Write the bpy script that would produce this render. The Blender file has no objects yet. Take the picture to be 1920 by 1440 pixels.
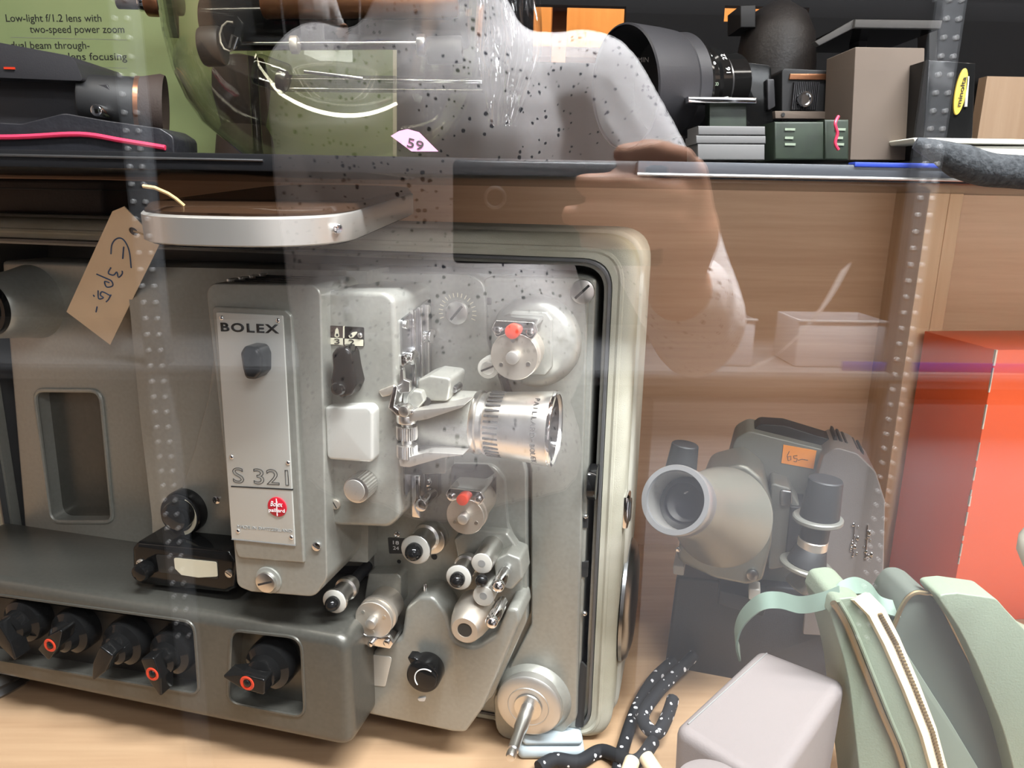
import bpy, bmesh, math, random
from mathutils import Vector, Matrix, noise as mnoise
random.seed(4)
V = Vector
scene = bpy.context.scene
col = scene.collection

# ------------------------------------------------------------------ camera
EYE = V((0.0, 0.0, 1.35))
FPX = 1400.0
def _cam_axes(yaw, pitch, roll):
    y, p, r = math.radians(yaw), math.radians(pitch), math.radians(roll)
    w = V((math.sin(y)*math.cos(p), math.cos(y)*math.cos(p), -math.sin(p)))
    rt = V((math.cos(y), -math.sin(y), 0)); up = rt.cross(w)
    return rt*math.cos(r)+up*math.sin(r), up*math.cos(r)-rt*math.sin(r), w
RT, UP, FW = _cam_axes(1.5, 14.0, 1.0)
cd = bpy.data.cameras.new('camera'); cam = bpy.data.objects.new('camera', cd); col.objects.link(cam)
cd.sensor_fit = 'HORIZONTAL'; cd.sensor_width = 36.0; cd.lens = 36.0*FPX/1920.0
cd.clip_start = 0.005; cd.clip_end = 60
cm = Matrix((RT, UP, -FW)).transposed().to_4x4(); cm.translation = EYE
cam.matrix_world = cm
scene.camera = cam

# ------------------------------------------------------------------ light and exposure
scene.view_settings.view_transform = 'Standard'; scene.view_settings.look = 'None'
scene.view_settings.exposure = 0.0; scene.view_settings.gamma = 1.0
scene.view_settings.use_curve_mapping = False
w = bpy.data.worlds.new('world'); scene.world = w; w.use_nodes = True
w.node_tree.nodes['Background'].inputs[0].default_value = (0.80, 0.86, 1.0, 1)
w.node_tree.nodes['Background'].inputs[1].default_value = 0.25
def area(name, loc, sx, sy, power, colr=(1, 1, 1), target=None):
    l = bpy.data.lights.new(name, 'AREA'); l.shape = 'RECTANGLE'; l.size = sx; l.size_y = sy
    l.energy = power; l.color = colr
    o = bpy.data.objects.new(name, l); col.objects.link(o); o.location = loc
    if target is not None:
        o.rotation_euler = (V(target)-V(loc)).to_track_quat('-Z', 'Y').to_euler()
    return o
COOL = (0.93, 0.97, 1.0)
# fluorescent ceiling fittings of the shop, then the tube at the front of the cabinet, plus two added fills
area('ceiling_tube_near', (0.55, -0.13, 2.70), 1.4, 0.25, 200, COOL)
area('ceiling_tube_middle', (1.0, -1.3, 2.70), 1.6, 0.3, 60, COOL)
area('ceiling_tube_far', (0.6, -2.5, 2.70), 2.4, 0.4, 40, COOL, (0.2, .6, 1.0))
area('added_low_fill', (1.1, -3.1, 2.15), 2.6, 1.0, 45, (0.97, 0.98, 1.0), (0.3, .6, 1.2))  # added unseen fill, low enough to reach in under the shelf
area('cabinet_tube', (0.25, 0.36, 2.0), 1.9, 0.05, 9.0, (1.0, 0.95, 0.87), (0.25, 0.56, 1.0))
area('added_shelf_fill', (0.68, 0.56, 1.366), 1.1, 0.015, 4.2, (1.0, 0.90, 0.76), (0.68, .98, 1.16))  # added fill that brightens the back wood and right compartment

# ------------------------------------------------------------------ helpers
def ray(px, py):
    return FW + RT*((px-960.0)/FPX) - UP*((py-720.0)/FPX)
def at(px, py, Y):
    d = ray(px, py); return EYE + d*(Y/d.y)
def atz(px, py, z):
    d = ray(px, py); return EYE + d*((z-EYE.z)/d.z)
def mpp(p):                              # metres per photo pixel at a point
    return (p-EYE).dot(FW)/FPX

class Frame:                             # a thing's own axes: x right, y into the cabinet, z up
    def __init__(s, px, py, Y, theta, roll=0.0, tilt=0.0):
        o = at(px, py, Y); s.set(o, theta, roll, tilt)
    def set(s, o, theta, roll=0.0, tilt=0.0):
        m = Matrix.Rotation(-math.radians(theta), 4, 'Z') @ Matrix.Rotation(math.radians(tilt), 4, 'X') @ Matrix.Rotation(math.radians(roll), 4, 'Y')
        m.translation = o; s.m = m; s.inv = m.inverted()
    def L(s, px, py, d=0.0):             # pixel on the plane d metres in front of the origin plane -> local
        o = s.inv @ EYE; dr = s.inv.to_3x3() @ ray(px, py)
        return o + dr*((-d-o.y)/dr.y)
    def S(s, px, py, d=0.0):
        return mpp(s.m @ s.L(px, py, d))
    def poly(s, pts, d):
        return [(q.x, q.z) for q in (s.L(x, y, d) for x, y in pts)]

class MB:
    def __init__(s): s.bm = bmesh.new()
    def take(s, b):
        me = bpy.data.meshes.new('t'); b.to_mesh(me); b.free(); s.bm.from_mesh(me); bpy.data.meshes.remove(me); return s
    def box(s, lo, hi, bev=0.0, seg=2, m=None):
        b = bmesh.new(); bmesh.ops.create_cube(b, size=1.0)
        for v in b.verts:
            v.co = V([lo[i]+(v.co[i]+0.5)*(hi[i]-lo[i]) for i in range(3)])
        if bev: bmesh.ops.bevel(b, geom=b.edges[:], offset=bev, segments=seg, profile=0.5, affect='EDGES', clamp_overlap=True)
        if m is not None: b.transform(m)
        return s.take(b)
    def prism(s, pts, y0, y1, bev=0.0, seg=3, backbev=0.0, m=None):      # outline in x,z; front at y0
        b = bmesh.new()
        f = [b.verts.new((x, y0, z)) for x, z in pts]; k = [b.verts.new((x, y1, z)) for x, z in pts]
        n = len(pts)
        b.faces.new(f); b.faces.new(k[::-1])
        for i in range(n): b.faces.new((f[i], k[i], k[(i+1) % n], f[(i+1) % n]))
        bmesh.ops.recalc_face_normals(b, faces=b.faces[:])
        if bev:
            b.edges.ensure_lookup_table()
            es = [e for e in b.edges if e.verts[0] in f and e.verts[1] in f]
            bmesh.ops.bevel(b, geom=es, offset=bev, segments=seg, profile=0.5, affect='EDGES', clamp_overlap=True)
        if m is not None: b.transform(m)
        return s.take(b)
    def lathe(s, prof, p0, axis, seg=36, teeth=0, tdep=0.0, trange=None):   # prof: (radius, distance along axis)
        a = V(axis).normalized(); e1 = a.orthogonal().normalized(); e2 = a.cross(e1)
        b = bmesh.new(); rings = []; p0 = V(p0)
        for k, (r, t) in enumerate(prof):
            c = p0 + a*t
            if r <= 1e-7: rings.append([b.verts.new(c)]); continue
            ring = []
            for i in range(seg):
                an = 2*math.pi*i/seg
                rr = r - (tdep if (teeth and i % 2 and trange[0] <= k <= trange[1]) else 0)
                ring.append(b.verts.new(c + (e1*math.cos(an)+e2*math.sin(an))*rr))
            rings.append(ring)
        for A, B in zip(rings, rings[1:]):
            if len(A) == 1 and len(B) == 1: continue
            for i in range(seg):
                j = (i+1) % seg
                if len(A) == 1: b.faces.new((A[0], B[j], B[i]))
                elif len(B) == 1: b.faces.new((A[i], A[j], B[0]))
                else: b.faces.new((A[i], A[j], B[j], B[i]))
        bmesh.ops.recalc_face_normals(b, faces=b.faces[:])
        return s.take(b)
    def cyl(s, p0, p1, r0, r1=None, bev=0.0, seg=32, teeth=False, tdep=0.0008):
        p0, p1 = V(p0), V(p1); r1 = r0 if r1 is None else r1; h = (p1-p0).length
        if bev:
            prof = [(0, 0), (r0-bev, 0), (r0-bev*.3, bev*.3), (r0, bev), (r1, h-bev), (r1-bev*.3, h-bev*.3), (r1-bev, h), (0, h)]; tr = (3, 4)
        else:
            prof = [(0, 0), (r0, 0), (r1, h), (0, h)]; tr = (1, 2)
        return s.lathe(prof, p0, p1-p0, seg, teeth, tdep, tr)
    def ball(s, c, r, sc=(1, 1, 1), seg=20):
        b = bmesh.new(); bmesh.ops.create_uvsphere(b, u_segments=seg, v_segments=seg//2+2, radius=r)
        for v in b.verts: v.co = V((v.co.x*sc[0], v.co.y*sc[1], v.co.z*sc[2]))+V(c)
        return s.take(b)
    def tube(s, pts, r, seg=8, closed=False):
        pts = [V(p) for p in pts]; n = len(pts); b = bmesh.new(); rings = []
        up = None
        for i, p in enumerate(pts):
            if closed: t = pts[(i+1) % n]-pts[i-1]
            else: t = pts[min(i+1, n-1)]-pts[max(i-1, 0)]
            t.normalize()
            if up is None: up = t.orthogonal().normalized()
            up = (up - t*up.dot(t)).normalized(); q = t.cross(up)
            rr = r[i] if isinstance(r, (list, tuple)) else r
            rings.append([b.verts.new(p+(up*math.cos(2*math.pi*k/seg)+q*math.sin(2*math.pi*k/seg))*rr) for k in range(seg)])
        m = n if closed else n-1
        for i in range(m):
            A, B = rings[i], rings[(i+1) % n]
            for k in range(seg): b.faces.new((A[k], A[(k+1) % seg], B[(k+1) % seg], B[k]))
        if not closed: b.faces.new(rings[0][::-1]); b.faces.new(rings[-1])
        bmesh.ops.recalc_face_normals(b, faces=b.faces[:])
        return s.take(b)
    def ribbon(s, pts, wv, th=0.0012):      # flat strap along pts, width vector per point
        b = bmesh.new(); pts = [V(p) for p in pts]; rings = []
        for i, p in enumerate(pts):
            t = (pts[min(i+1, len(pts)-1)]-pts[max(i-1, 0)]).normalized()
            wd = V(wv[i]) if isinstance(wv, list) else V(wv)
            nn = t.cross(wd).normalized()*th*.5; h = wd*.5
            rings.append([b.verts.new(p+h+nn), b.verts.new(p-h+nn), b.verts.new(p-h-nn), b.verts.new(p+h-nn)])
        for A, B in zip(rings, rings[1:]):
            for k in range(4): b.faces.new((A[k], A[(k+1) % 4], B[(k+1) % 4], B[k]))
        b.faces.new(rings[0][::-1]); b.faces.new(rings[-1])
        bmesh.ops.recalc_face_normals(b, faces=b.faces[:])
        return s.take(b)
    def build(s, name, mat, parent=None, sharp=38, smooth=True):
        bm = s.bm
        bmesh.ops.recalc_face_normals(bm, faces=bm.faces[:])
        ang = math.radians(sharp)
        for e in bm.edges:
            if len(e.link_faces) == 2: e.smooth = e.calc_face_angle(3.0) < ang
        for f in bm.faces: f.smooth = smooth
        me = bpy.data.meshes.new(name); bm.to_mesh(me); bm.free()
        if mat is not None: me.materials.append(mat)
        o = bpy.data.objects.new(name, me); col.objects.link(o)
        if parent is not None: o.parent = parent
        return o

def fillet(pts, r, seg=5):
    out = []; n = len(pts)
    for i in range(n):
        p0, p, p1 = V(pts[i-1]), V(pts[i]), V(pts[(i+1) % n])
        rr = r[i] if isinstance(r, (list, tuple)) else r
        a, b = (p0-p), (p1-p); la, lb = a.length, b.length
        if rr <= 0 or la < 1e-6 or lb < 1e-6: out.append((p.x, p.y)); continue
        a /= la; b /= lb; an = math.acos(max(-1, min(1, a.dot(b))))
        t = min(rr/max(math.tan(an/2), 1e-3), la*.45, lb*.45)
        A, B = p+a*t, p+b*t
        for k in range(seg+1):
            u = k/seg; q = A*(1-u)**2 + p*2*u*(1-u) + B*u*u
            out.append((q.x, q.y))
    return out
def rect(x0, z0, x1, z1): return [(x0, z0), (x1, z0), (x1, z1), (x0, z1)]

def cut(o, mbs):                          # boolean-subtract builders from an object
    for mb in mbs:
        c = mb.build('cutter', None)
        md = o.modifiers.new('b', 'BOOLEAN'); md.operation = 'DIFFERENCE'; md.object = c; md.solver = 'EXACT'
        par = o.parent; o.parent = None
        bpy.context.view_layer.update()
        ev = o.evaluated_get(bpy.context.evaluated_depsgraph_get())
        me = bpy.data.meshes.new_from_object(ev)
        o.modifiers.clear(); old = o.data; o.data = me; me.name = o.name; o.parent = par
        bpy.data.meshes.remove(old); cmesh = c.data; bpy.data.objects.remove(c); bpy.data.meshes.remove(cmesh)
    bm = bmesh.new(); bm.from_mesh(o.data)
    for e in bm.edges:
        if len(e.link_faces) == 2: e.smooth = e.calc_face_angle(3.0) < math.radians(38)
    for f in bm.faces: f.smooth = True
    bm.to_mesh(o.data); bm.free()
    return o

def lettering(s, name, mat, parent, loc, xd, zd, width=None, height=None, ext=0.0003, outline=0.0, shear=0.0, spacing=1.0, bold=0.0):
    """words as thin raised letters: xd reading direction, zd letter-up direction, loc = centre"""
    cu = bpy.data.curves.new(name, 'FONT'); cu.body = s; cu.size = 1.0
    cu.align_x = 'LEFT'; cu.shear = shear; cu.space_character = spacing; cu.resolution_u = 4; cu.offset = bold
    if outline: cu.fill_mode = 'NONE' if hasattr(cu, 'fill_mode') else cu.fill_mode; cu.bevel_depth = outline; cu.bevel_resolution = 0
    t = bpy.data.objects.new('t', cu); col.objects.link(t)
    bpy.context.view_layer.update()
    me = bpy.data.meshes.new_from_object(t.evaluated_get(bpy.context.evaluated_depsgraph_get()))
    bpy.data.objects.remove(t); bpy.data.curves.remove(cu)
    xs = [v.co.x for v in me.vertices]; ys = [v.co.y for v in me.vertices]
    cx, cy = (min(xs)+max(xs))/2, (min(ys)+max(ys))/2; W, H = max(xs)-min(xs), max(ys)-min(ys)
    sx = width/W if width else height/H; sy = height/H if height else sx
    xd, zd = V(xd).normalized(), V(zd).normalized(); nd = xd.cross(zd)
    bm = bmesh.new(); bm.from_mesh(me)
    if not outline:
        r = bmesh.ops.extrude_face_region(bm, geom=bm.faces[:])
        for g in r['geom']:
            if isinstance(g, bmesh.types.BMVert): g.co.z += 1.0
    for v in bm.verts:
        z = v.co.z*(ext if not outline else sy)
        v.co = V(loc) + xd*((v.co.x-cx)*sx) + zd*((v.co.y-cy)*sy) + nd*z
    bmesh.ops.recalc_face_normals(bm, faces=bm.faces[:])
    bm.to_mesh(me); bm.free(); me.materials.clear(); me.materials.append(mat); me.name = name
    o = bpy.data.objects.new(name, me); col.objects.link(o); o.parent = parent
    return o

def empty(name, m, label=None, cat=None, group=None):
    o = bpy.data.objects.new(name, None); o.empty_display_size = 0.02; col.objects.link(o); o.matrix_world = m
    if label: o['label'] = label; o['category'] = cat
    if group: o['group'] = group
    return o
def tag(o, label, cat, group=None):
    o['label'] = label; o['category'] = cat
    if group: o['group'] = group
    return o
def struct(o): o['kind'] = 'structure'; return o

# ------------------------------------------------------------------ materials
def mat(name, c, rough=0.5, metal=0.0, vary=0.0, scale=40.0, bump=0.0, bscale=200.0, spec=0.5, coat=0.0, c2=None, stretch=None):
    m = bpy.data.materials.new(name); m.use_nodes = True; nt = m.node_tree; b = nt.nodes['Principled BSDF']
    b.inputs['Base Color'].default_value = (*c, 1); b.inputs['Roughness'].default_value = rough
    b.inputs['Metallic'].default_value = metal; b.inputs['Specular IOR Level'].default_value = spec
    b.inputs['Coat Weight'].default_value = coat
    if vary or c2 or bump:
        tc = nt.nodes.new('ShaderNodeTexCoord'); mp = nt.nodes.new('ShaderNodeMapping')
        nt.links.new(tc.outputs['Object'], mp.inputs['Vector'])
        if stretch: mp.inputs['Scale'].default_value = stretch
    if vary or c2:
        n = nt.nodes.new('ShaderNodeTexNoise'); n.inputs['Scale'].default_value = scale; n.inputs['Detail'].default_value = 5
        nt.links.new(mp.outputs[0], n.inputs['Vector'])
        r = nt.nodes.new('ShaderNodeValToRGB'); r.color_ramp.elements[0].position = .3; r.color_ramp.elements[1].position = .7
        a = c2 if c2 else tuple(max(0, x*(1-vary)) for x in c); bb = c if c2 else tuple(min(1, x*(1+vary)) for x in c)
        r.color_ramp.elements[0].color = (*a, 1); r.color_ramp.elements[1].color = (*bb, 1)
        nt.links.new(n.outputs['Fac'], r.inputs['Fac']); nt.links.new(r.outputs['Color'], b.inputs['Base Color'])
    if bump:
        n2 = nt.nodes.new('ShaderNodeTexNoise'); n2.inputs['Scale'].default_value = bscale; n2.inputs['Detail'].default_value = 3
        nt.links.new(mp.outputs[0], n2.inputs['Vector'])
        bp = nt.nodes.new('ShaderNodeBump'); bp.inputs['Strength'].default_value = bump; bp.inputs['Distance'].default_value = 0.001
        nt.links.new(n2.outputs['Fac'], bp.inputs['Height']); nt.links.new(bp.outputs['Normal'], b.inputs['Normal'])
    return m
def clear(name, refl, tint=(1, 1, 1), rough=0.0, edge=1.0, maxr=1.0):      # thin clear sheet: passes light, reflects by angle on either side
    m = bpy.data.materials.new(name); m.use_nodes = True; nt = m.node_tree
    for n in list(nt.nodes):
        if n.type != 'OUTPUT_MATERIAL': nt.nodes.remove(n)
    out = [n for n in nt.nodes if n.type == 'OUTPUT_MATERIAL'][0]
    t = nt.nodes.new('ShaderNodeBsdfTransparent'); t.inputs[0].default_value = (*tint, 1)
    g = nt.nodes.new('ShaderNodeBsdfGlossy'); g.inputs['Roughness'].default_value = rough
    lw = nt.nodes.new('ShaderNodeLayerWeight'); lw.inputs['Blend'].default_value = 0.5
    p = nt.nodes.new('ShaderNodeMath'); p.operation = 'POWER'; p.inputs[1].default_value = 5.0
    ma = nt.nodes.new('ShaderNodeMath'); ma.operation = 'MULTIPLY_ADD'; ma.inputs[1].default_value = (1-refl)*edge; ma.inputs[2].default_value = refl
    mx = nt.nodes.new('ShaderNodeMixShader')
    nt.links.new(lw.outputs['Facing'], p.inputs[0]); nt.links.new(p.outputs[0], ma.inputs[0])
    nt.links.new(ma.outputs[0], mx.inputs[0]); nt.links.new(t.outputs[0], mx.inputs[1]); nt.links.new(g.outputs[0], mx.inputs[2])
    nt.links.new(mx.outputs[0], out.inputs['Surface'])
    return m
def wood(name, ca, cb, axis='x', sc=6.0, rough=0.42):
    m = bpy.data.materials.new(name); m.use_nodes = True; nt = m.node_tree; b = nt.nodes['Principled BSDF']
    tc = nt.nodes.new('ShaderNodeTexCoord'); mp = nt.nodes.new('ShaderNodeMapping'); nt.links.new(tc.outputs['Object'], mp.inputs['Vector'])
    mp.inputs['Scale'].default_value = (1.2, 30, 30) if axis == 'x' else (30, 30, 1.2)
    n = nt.nodes.new('ShaderNodeTexNoise'); n.inputs['Scale'].default_value = sc; n.inputs['Detail'].default_value = 6; n.inputs['Roughness'].default_value = .65
    n2 = nt.nodes.new('ShaderNodeTexNoise'); n2.inputs['Scale'].default_value = sc*.18; n2.inputs['Detail'].default_value = 2
    nt.links.new(mp.outputs[0], n.inputs['Vector']); nt.links.new(mp.outputs[0], n2.inputs['Vector'])
    ad = nt.nodes.new('ShaderNodeMath'); ad.operation = 'MULTIPLY_ADD'; ad.inputs[1].default_value = .5
    nt.links.new(n.outputs['Fac'], ad.inputs[0])
    hf = nt.nodes.new('ShaderNodeMath'); hf.operation = 'MULTIPLY'; hf.inputs[1].default_value = .5
    nt.links.new(n2.outputs['Fac'], hf.inputs[0]); nt.links.new(hf.outputs[0], ad.inputs[2])
    r = nt.nodes.new('ShaderNodeValToRGB'); r.color_ramp.elements[0].position = .35; r.color_ramp.elements[1].position = .65
    r.color_ramp.elements[0].color = (*ca, 1); r.color_ramp.elements[1].color = (*cb, 1)
    nt.links.new(ad.outputs[0], r.inputs[0]); nt.links.new(r.outputs[0], b.inputs['Base Color'])
    b.inputs['Roughness'].default_value = rough
    return m
def spotted(name, base, spot, sc, thr, rough=0.9, stretch=(1, 1, 1)):
    m = mat(name, base, rough); nt = m.node_tree; b = nt.nodes['Principled BSDF']
    tc = nt.nodes.new('ShaderNodeTexCoord'); mp = nt.nodes.new('ShaderNodeMapping'); mp.inputs['Scale'].default_value = stretch
    nt.links.new(tc.outputs['Object'], mp.inputs['Vector'])
    nz = nt.nodes.new('ShaderNodeTexNoise'); nz.inputs['Scale'].default_value = sc*1.5
    mixv = nt.nodes.new('ShaderNodeVectorMath'); mixv.operation = 'MULTIPLY_ADD'
    nt.links.new(mp.outputs[0], nz.inputs['Vector']); nt.links.new(nz.outputs['Color'], mixv.inputs[0])
    mixv.inputs[1].default_value = (0.35/sc,)*3; nt.links.new(mp.outputs[0], mixv.inputs[2])
    vo = nt.nodes.new('ShaderNodeTexVoronoi'); vo.inputs['Scale'].default_value = sc; vo.inputs['Randomness'].default_value = 1.0
    nt.links.new(mixv.outputs[0], vo.inputs['Vector'])
    big = nt.nodes.new('ShaderNodeTexNoise'); big.inputs['Scale'].default_value = sc*.12; nt.links.new(mp.outputs[0], big.inputs['Vector'])
    th = nt.nodes.new('ShaderNodeMath'); th.operation = 'MULTIPLY'; th.inputs[1].default_value = thr*2
    nt.links.new(big.outputs['Fac'], th.inputs[0])
    wn = nt.nodes.new('ShaderNodeSeparateColor'); nt.links.new(vo.outputs['Color'], wn.inputs[0])
    t2 = nt.nodes.new('ShaderNodeMath'); t2.operation = 'MULTIPLY'; nt.links.new(th.outputs[0], t2.inputs[0]); nt.links.new(wn.outputs[0], t2.inputs[1])
    lt = nt.nodes.new('ShaderNodeMath'); lt.operation = 'LESS_THAN'; nt.links.new(vo.outputs['Distance'], lt.inputs[0]); nt.links.new(t2.outputs[0], lt.inputs[1])
    mx = nt.nodes.new('ShaderNodeMix'); mx.data_type = 'RGBA'; mx.inputs['A'].default_value = (*base, 1); mx.inputs['B'].default_value = (*spot, 1)
    nt.links.new(lt.outputs[0], mx.inputs['Factor']); nt.links.new(mx.outputs['Result'], b.inputs['Base Color'])
    return m

M = {}
M['hammer'] = mat('grey_hammertone_enamel', (0.33, 0.328, 0.292), .36, .42, vary=.06, scale=300, bump=.06, bscale=900)
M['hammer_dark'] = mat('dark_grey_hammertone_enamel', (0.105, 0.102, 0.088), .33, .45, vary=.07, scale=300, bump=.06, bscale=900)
M['door_plate'] = mat('pale_satin_plate', (0.58, 0.575, 0.53), .38, .35)
M['alu'] = mat('satin_aluminium', (0.74, 0.73, 0.70), .30, 1.0)
M['alu_matt'] = mat('matt_aluminium', (0.64, 0.62, 0.58), .45, .9)
M['chrome'] = mat('polished_chrome', (0.82, 0.82, 0.83), .10, 1.0)
M['brushed'] = mat('brushed_disc_metal', (0.66, 0.60, 0.52), .40, .8, vary=.05, scale=30)
M['steel'] = mat('grey_steel', (0.33, 0.34, 0.35), .28, 1.0)
M['ring_white'] = mat('pale_roller_plastic', (0.50, 0.48, 0.43), .4)
M['black'] = mat('glossy_black_plastic', (0.008, 0.008, 0.008), .10, spec=.32)
M['black_matt'] = mat('matt_black', (0.014, 0.014, 0.015), .55)
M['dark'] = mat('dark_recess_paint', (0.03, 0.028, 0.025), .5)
M['ink'] = mat('black_ink', (0.02, 0.02, 0.02), .6)
M['white_ink'] = mat('white_ink', (0.8, 0.8, 0.78), .6)
M['ink_grey'] = mat('grey_ink', (0.25, 0.25, 0.24), .6)
M['red'] = mat('red_plastic', (0.55, 0.04, 0.015), .3)
M['red_enamel'] = mat('red_enamel', (0.50, 0.015, 0.03), .3)
M['cream'] = mat('cream_plastic', (0.72, 0.68, 0.52), .45)
M['cloth'] = mat('stained_cream_case_cloth', (0.57, 0.55, 0.455), .8, vary=.0, c2=(0.37, 0.35, 0.26), scale=14, bump=.5, bscale=1500)
M['case_side'] = mat('pale_case_paint', (0.50, 0.48, 0.41), .6, vary=.1, scale=20)
M['case_grey'] = mat('grey_case_metal', (0.15, 0.15, 0.15), .35, .5)
M['wood'] = wood('beech_laminate', (0.44, 0.275, 0.18), (0.54, 0.365, 0.25))
M['wood_pale'] = wood('pale_beech_laminate', (0.56, 0.38, 0.245), (0.65, 0.46, 0.31), axis='z')
M['wood_lit'] = wood('lit_beech_laminate', (0.60, 0.41, 0.28), (0.70, 0.50, 0.36))  # beech lightened to carry the right compartment's brighter light
M['rim_grey'] = mat('satin_grey_rim', (0.33, 0.33, 0.33), .3, .6)
M['dome_black'] = mat('black_leathercloth', (0.016, 0.013, 0.012), .5, bump=.3, bscale=400)
M['wood_floor'] = wood('beech_shelf_board', (0.39, 0.245, 0.14), (0.48, 0.32, 0.19))
M['brown'] = mat('dark_brown_acrylic', (0.030, 0.016, 0.009), .12)
M['shade_brown'] = mat('shaded_wood_brown', (0.045, 0.028, 0.02), .5, bump=.3, bscale=400)  # dark tone of back-panel wood in the shelf's shade
M['glass'] = clear('cabinet_pane_glass', 0.085)
M['bowl_glass'] = clear('clear_vessel_glass', 0.06, (0.97, 0.97, 0.93))
M['bag_film'] = clear('crumpled_clear_film', 0.10, (0.96, 0.96, 0.96))
M['shelf_black'] = mat('black_shelf_laminate', (0.012, 0.012, 0.013), .22)
M['shelf_grey'] = mat('grey_shelf_edging', (0.07, 0.075, 0.085), .25)
M['blue_strip'] = mat('blue_label_strip', (0.02, 0.05, 0.35), .4)
M['manila'] = mat('manila_tag_card', (0.74, 0.57, 0.385), .8, vary=.04, scale=40)
M['pen_blue'] = mat('blue_pen_ink', (0.04, 0.09, 0.20), .6)
M['string'] = mat('tan_string', (0.50, 0.33, 0.15), .8)
M['orange_sticker'] = mat('orange_price_sticker', (0.95, 0.32, 0.04), .7)
M['pink_sticker'] = mat('pink_price_sticker', (0.80, 0.33, 0.58), .7)
M['red_box'] = mat('orange_red_card', (0.86, 0.125, 0.035), .4, vary=.03, scale=6)
M['card_worn'] = mat('worn_card_edge', (0.75, 0.68, 0.60), .9)
M['green_leather'] = mat('pale_green_leatherette', (0.225, 0.27, 0.20), .45, vary=.05, scale=12, bump=.25, bscale=700)
M['green_fold'] = mat('grey_green_inner_fold', (0.19, 0.225, 0.18), .7)
M['green_lining'] = mat('dark_grey_green_lining', (0.10, 0.115, 0.095), .85)
M['green_strap'] = mat('pale_green_strap', (0.18, 0.25, 0.205), .5)
M['zip_tape'] = mat('cream_zip_tape', (0.80, 0.68, 0.47), .7)
M['zip_metal'] = mat('dark_brass_zip', (0.28, 0.22, 0.13), .4, .9)
M['taupe'] = mat('pinkish_grey_plastic', (0.25, 0.22, 0.213), .45, bump=.15, bscale=800)
M['proj_grey'] = mat('olive_grey_enamel', (0.165, 0.165, 0.145), .45, .2, bump=.1, bscale=900)
M['proj_side'] = mat('mauve_grey_enamel', (0.20, 0.175, 0.162), .42, .2, bump=.1, bscale=900)
M['proj_lens'] = mat('champagne_grey_enamel', (0.215, 0.21, 0.175), .36, .5, bump=.05, bscale=900)
M['lens_glass'] = mat('dark_coated_lens', (0.012, 0.012, 0.015), .06, spec=.35)
M['poster'] = mat('green_printed_poster', (0.38, 0.43, 0.21), .5, c2=(0.25, 0.34, 0.15), scale=3.2)
M['rubber_brown'] = mat('brown_rubber', (0.05, 0.033, 0.028), .7, bump=.2, bscale=700)
M['camcorder'] = mat('charcoal_plastic', (0.03, 0.029, 0.032), .42, bump=.1, bscale=900)
M['pouch_black'] = mat('wrinkled_black_vinyl', (0.015, 0.015, 0.018), .35, bump=.8, bscale=120)
M['piping_red'] = mat('red_piping', (0.60, 0.03, 0.08), .4)
M['grey_box'] = mat('grey_card', (0.13, 0.127, 0.125), .7)
M['beige_box'] = mat('taupe_card', (0.15, 0.115, 0.09), .8, vary=.06, scale=20)
M['gold'] = mat('yellow_label', (0.62, 0.45, 0.07), .45)
M['foam'] = mat('dark_speckled_foam', (0.05, 0.055, 0.06), .95, c2=(0.015, 0.017, 0.02), scale=300, bump=1.0, bscale=400)
M['cream_lid'] = mat('cream_lid', (0.70, 0.68, 0.57), .5)
M['lace'] = spotted('black_lace_with_white_flecks', (0.012, 0.013, 0.016), (0.8, 0.8, 0.82), 160, .32, .8)
M['pale_cloth'] = mat('pale_blue_cloth', (0.45, 0.52, 0.55), .8)
M['copper'] = mat('copper_brown_metal', (0.32, 0.14, 0.07), .3, .8)
M['green_board'] = mat('dark_green_card', (0.012, 0.017, 0.012), .5, c2=(0.025, 0.038, 0.022), scale=60)
M['olive_board'] = mat('olive_brown_board', (0.10, 0.075, 0.05), .5)
# shop side
M['shop_floor'] = mat('pale_vinyl_floor', (0.36, 0.36, 0.365), .4, vary=.04, scale=4)
M['shop_wall'] = mat('grey_shop_wall', (0.26, 0.26, 0.265), .8)
M['cabinet_white'] = mat('pale_grey_cabinet', (0.38, 0.39, 0.42), .5)
M['shop_dark'] = mat('dark_shelving', (0.008, 0.008, 0.009), .8, spec=.15)
M['wall_black'] = mat('matt_black_back_panel', (0.010, 0.010, 0.011), .8, spec=.2)
M['upright'] = mat('grey_steel_upright', (0.17, 0.175, 0.185), .4, .2)
M['hole_white'] = mat('lit_hole_white', (0.66, 0.66, 0.66), .4)  # white standing for the bright wall showing through punched holes
M['rack_white'] = mat('white_shelf_edging', (0.60, 0.60, 0.60), .5)
M['rack_grey'] = mat('grey_shelf_board', (0.16, 0.16, 0.165), .5)
M['frosted'] = mat('milky_plastic_tray', (0.55, 0.55, 0.58), .4)
M['skin'] = mat('skin', (0.56, 0.285, 0.18), .5, vary=.05, scale=25)
M['hair'] = mat('dark_hair', (0.03, 0.02, 0.014), .6)
M['shirt'] = spotted('pale_shirt_with_dark_specks', (0.80, 0.76, 0.76), (0.05, 0.05, 0.07), 150, .31, .85)
M['trousers'] = mat('dark_denim', (0.02, 0.022, 0.03), .85)
M['shoe'] = mat('black_shoe_leather', (0.02, 0.02, 0.02), .4)
M['phone'] = mat('black_phone_back', (0.01, 0.01, 0.011), .25)
M['eye_white'] = mat('eye_white', (0.75, 0.74, 0.72), .2)
M['lip'] = mat('lip', (0.42, 0.16, 0.13), .45)
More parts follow.
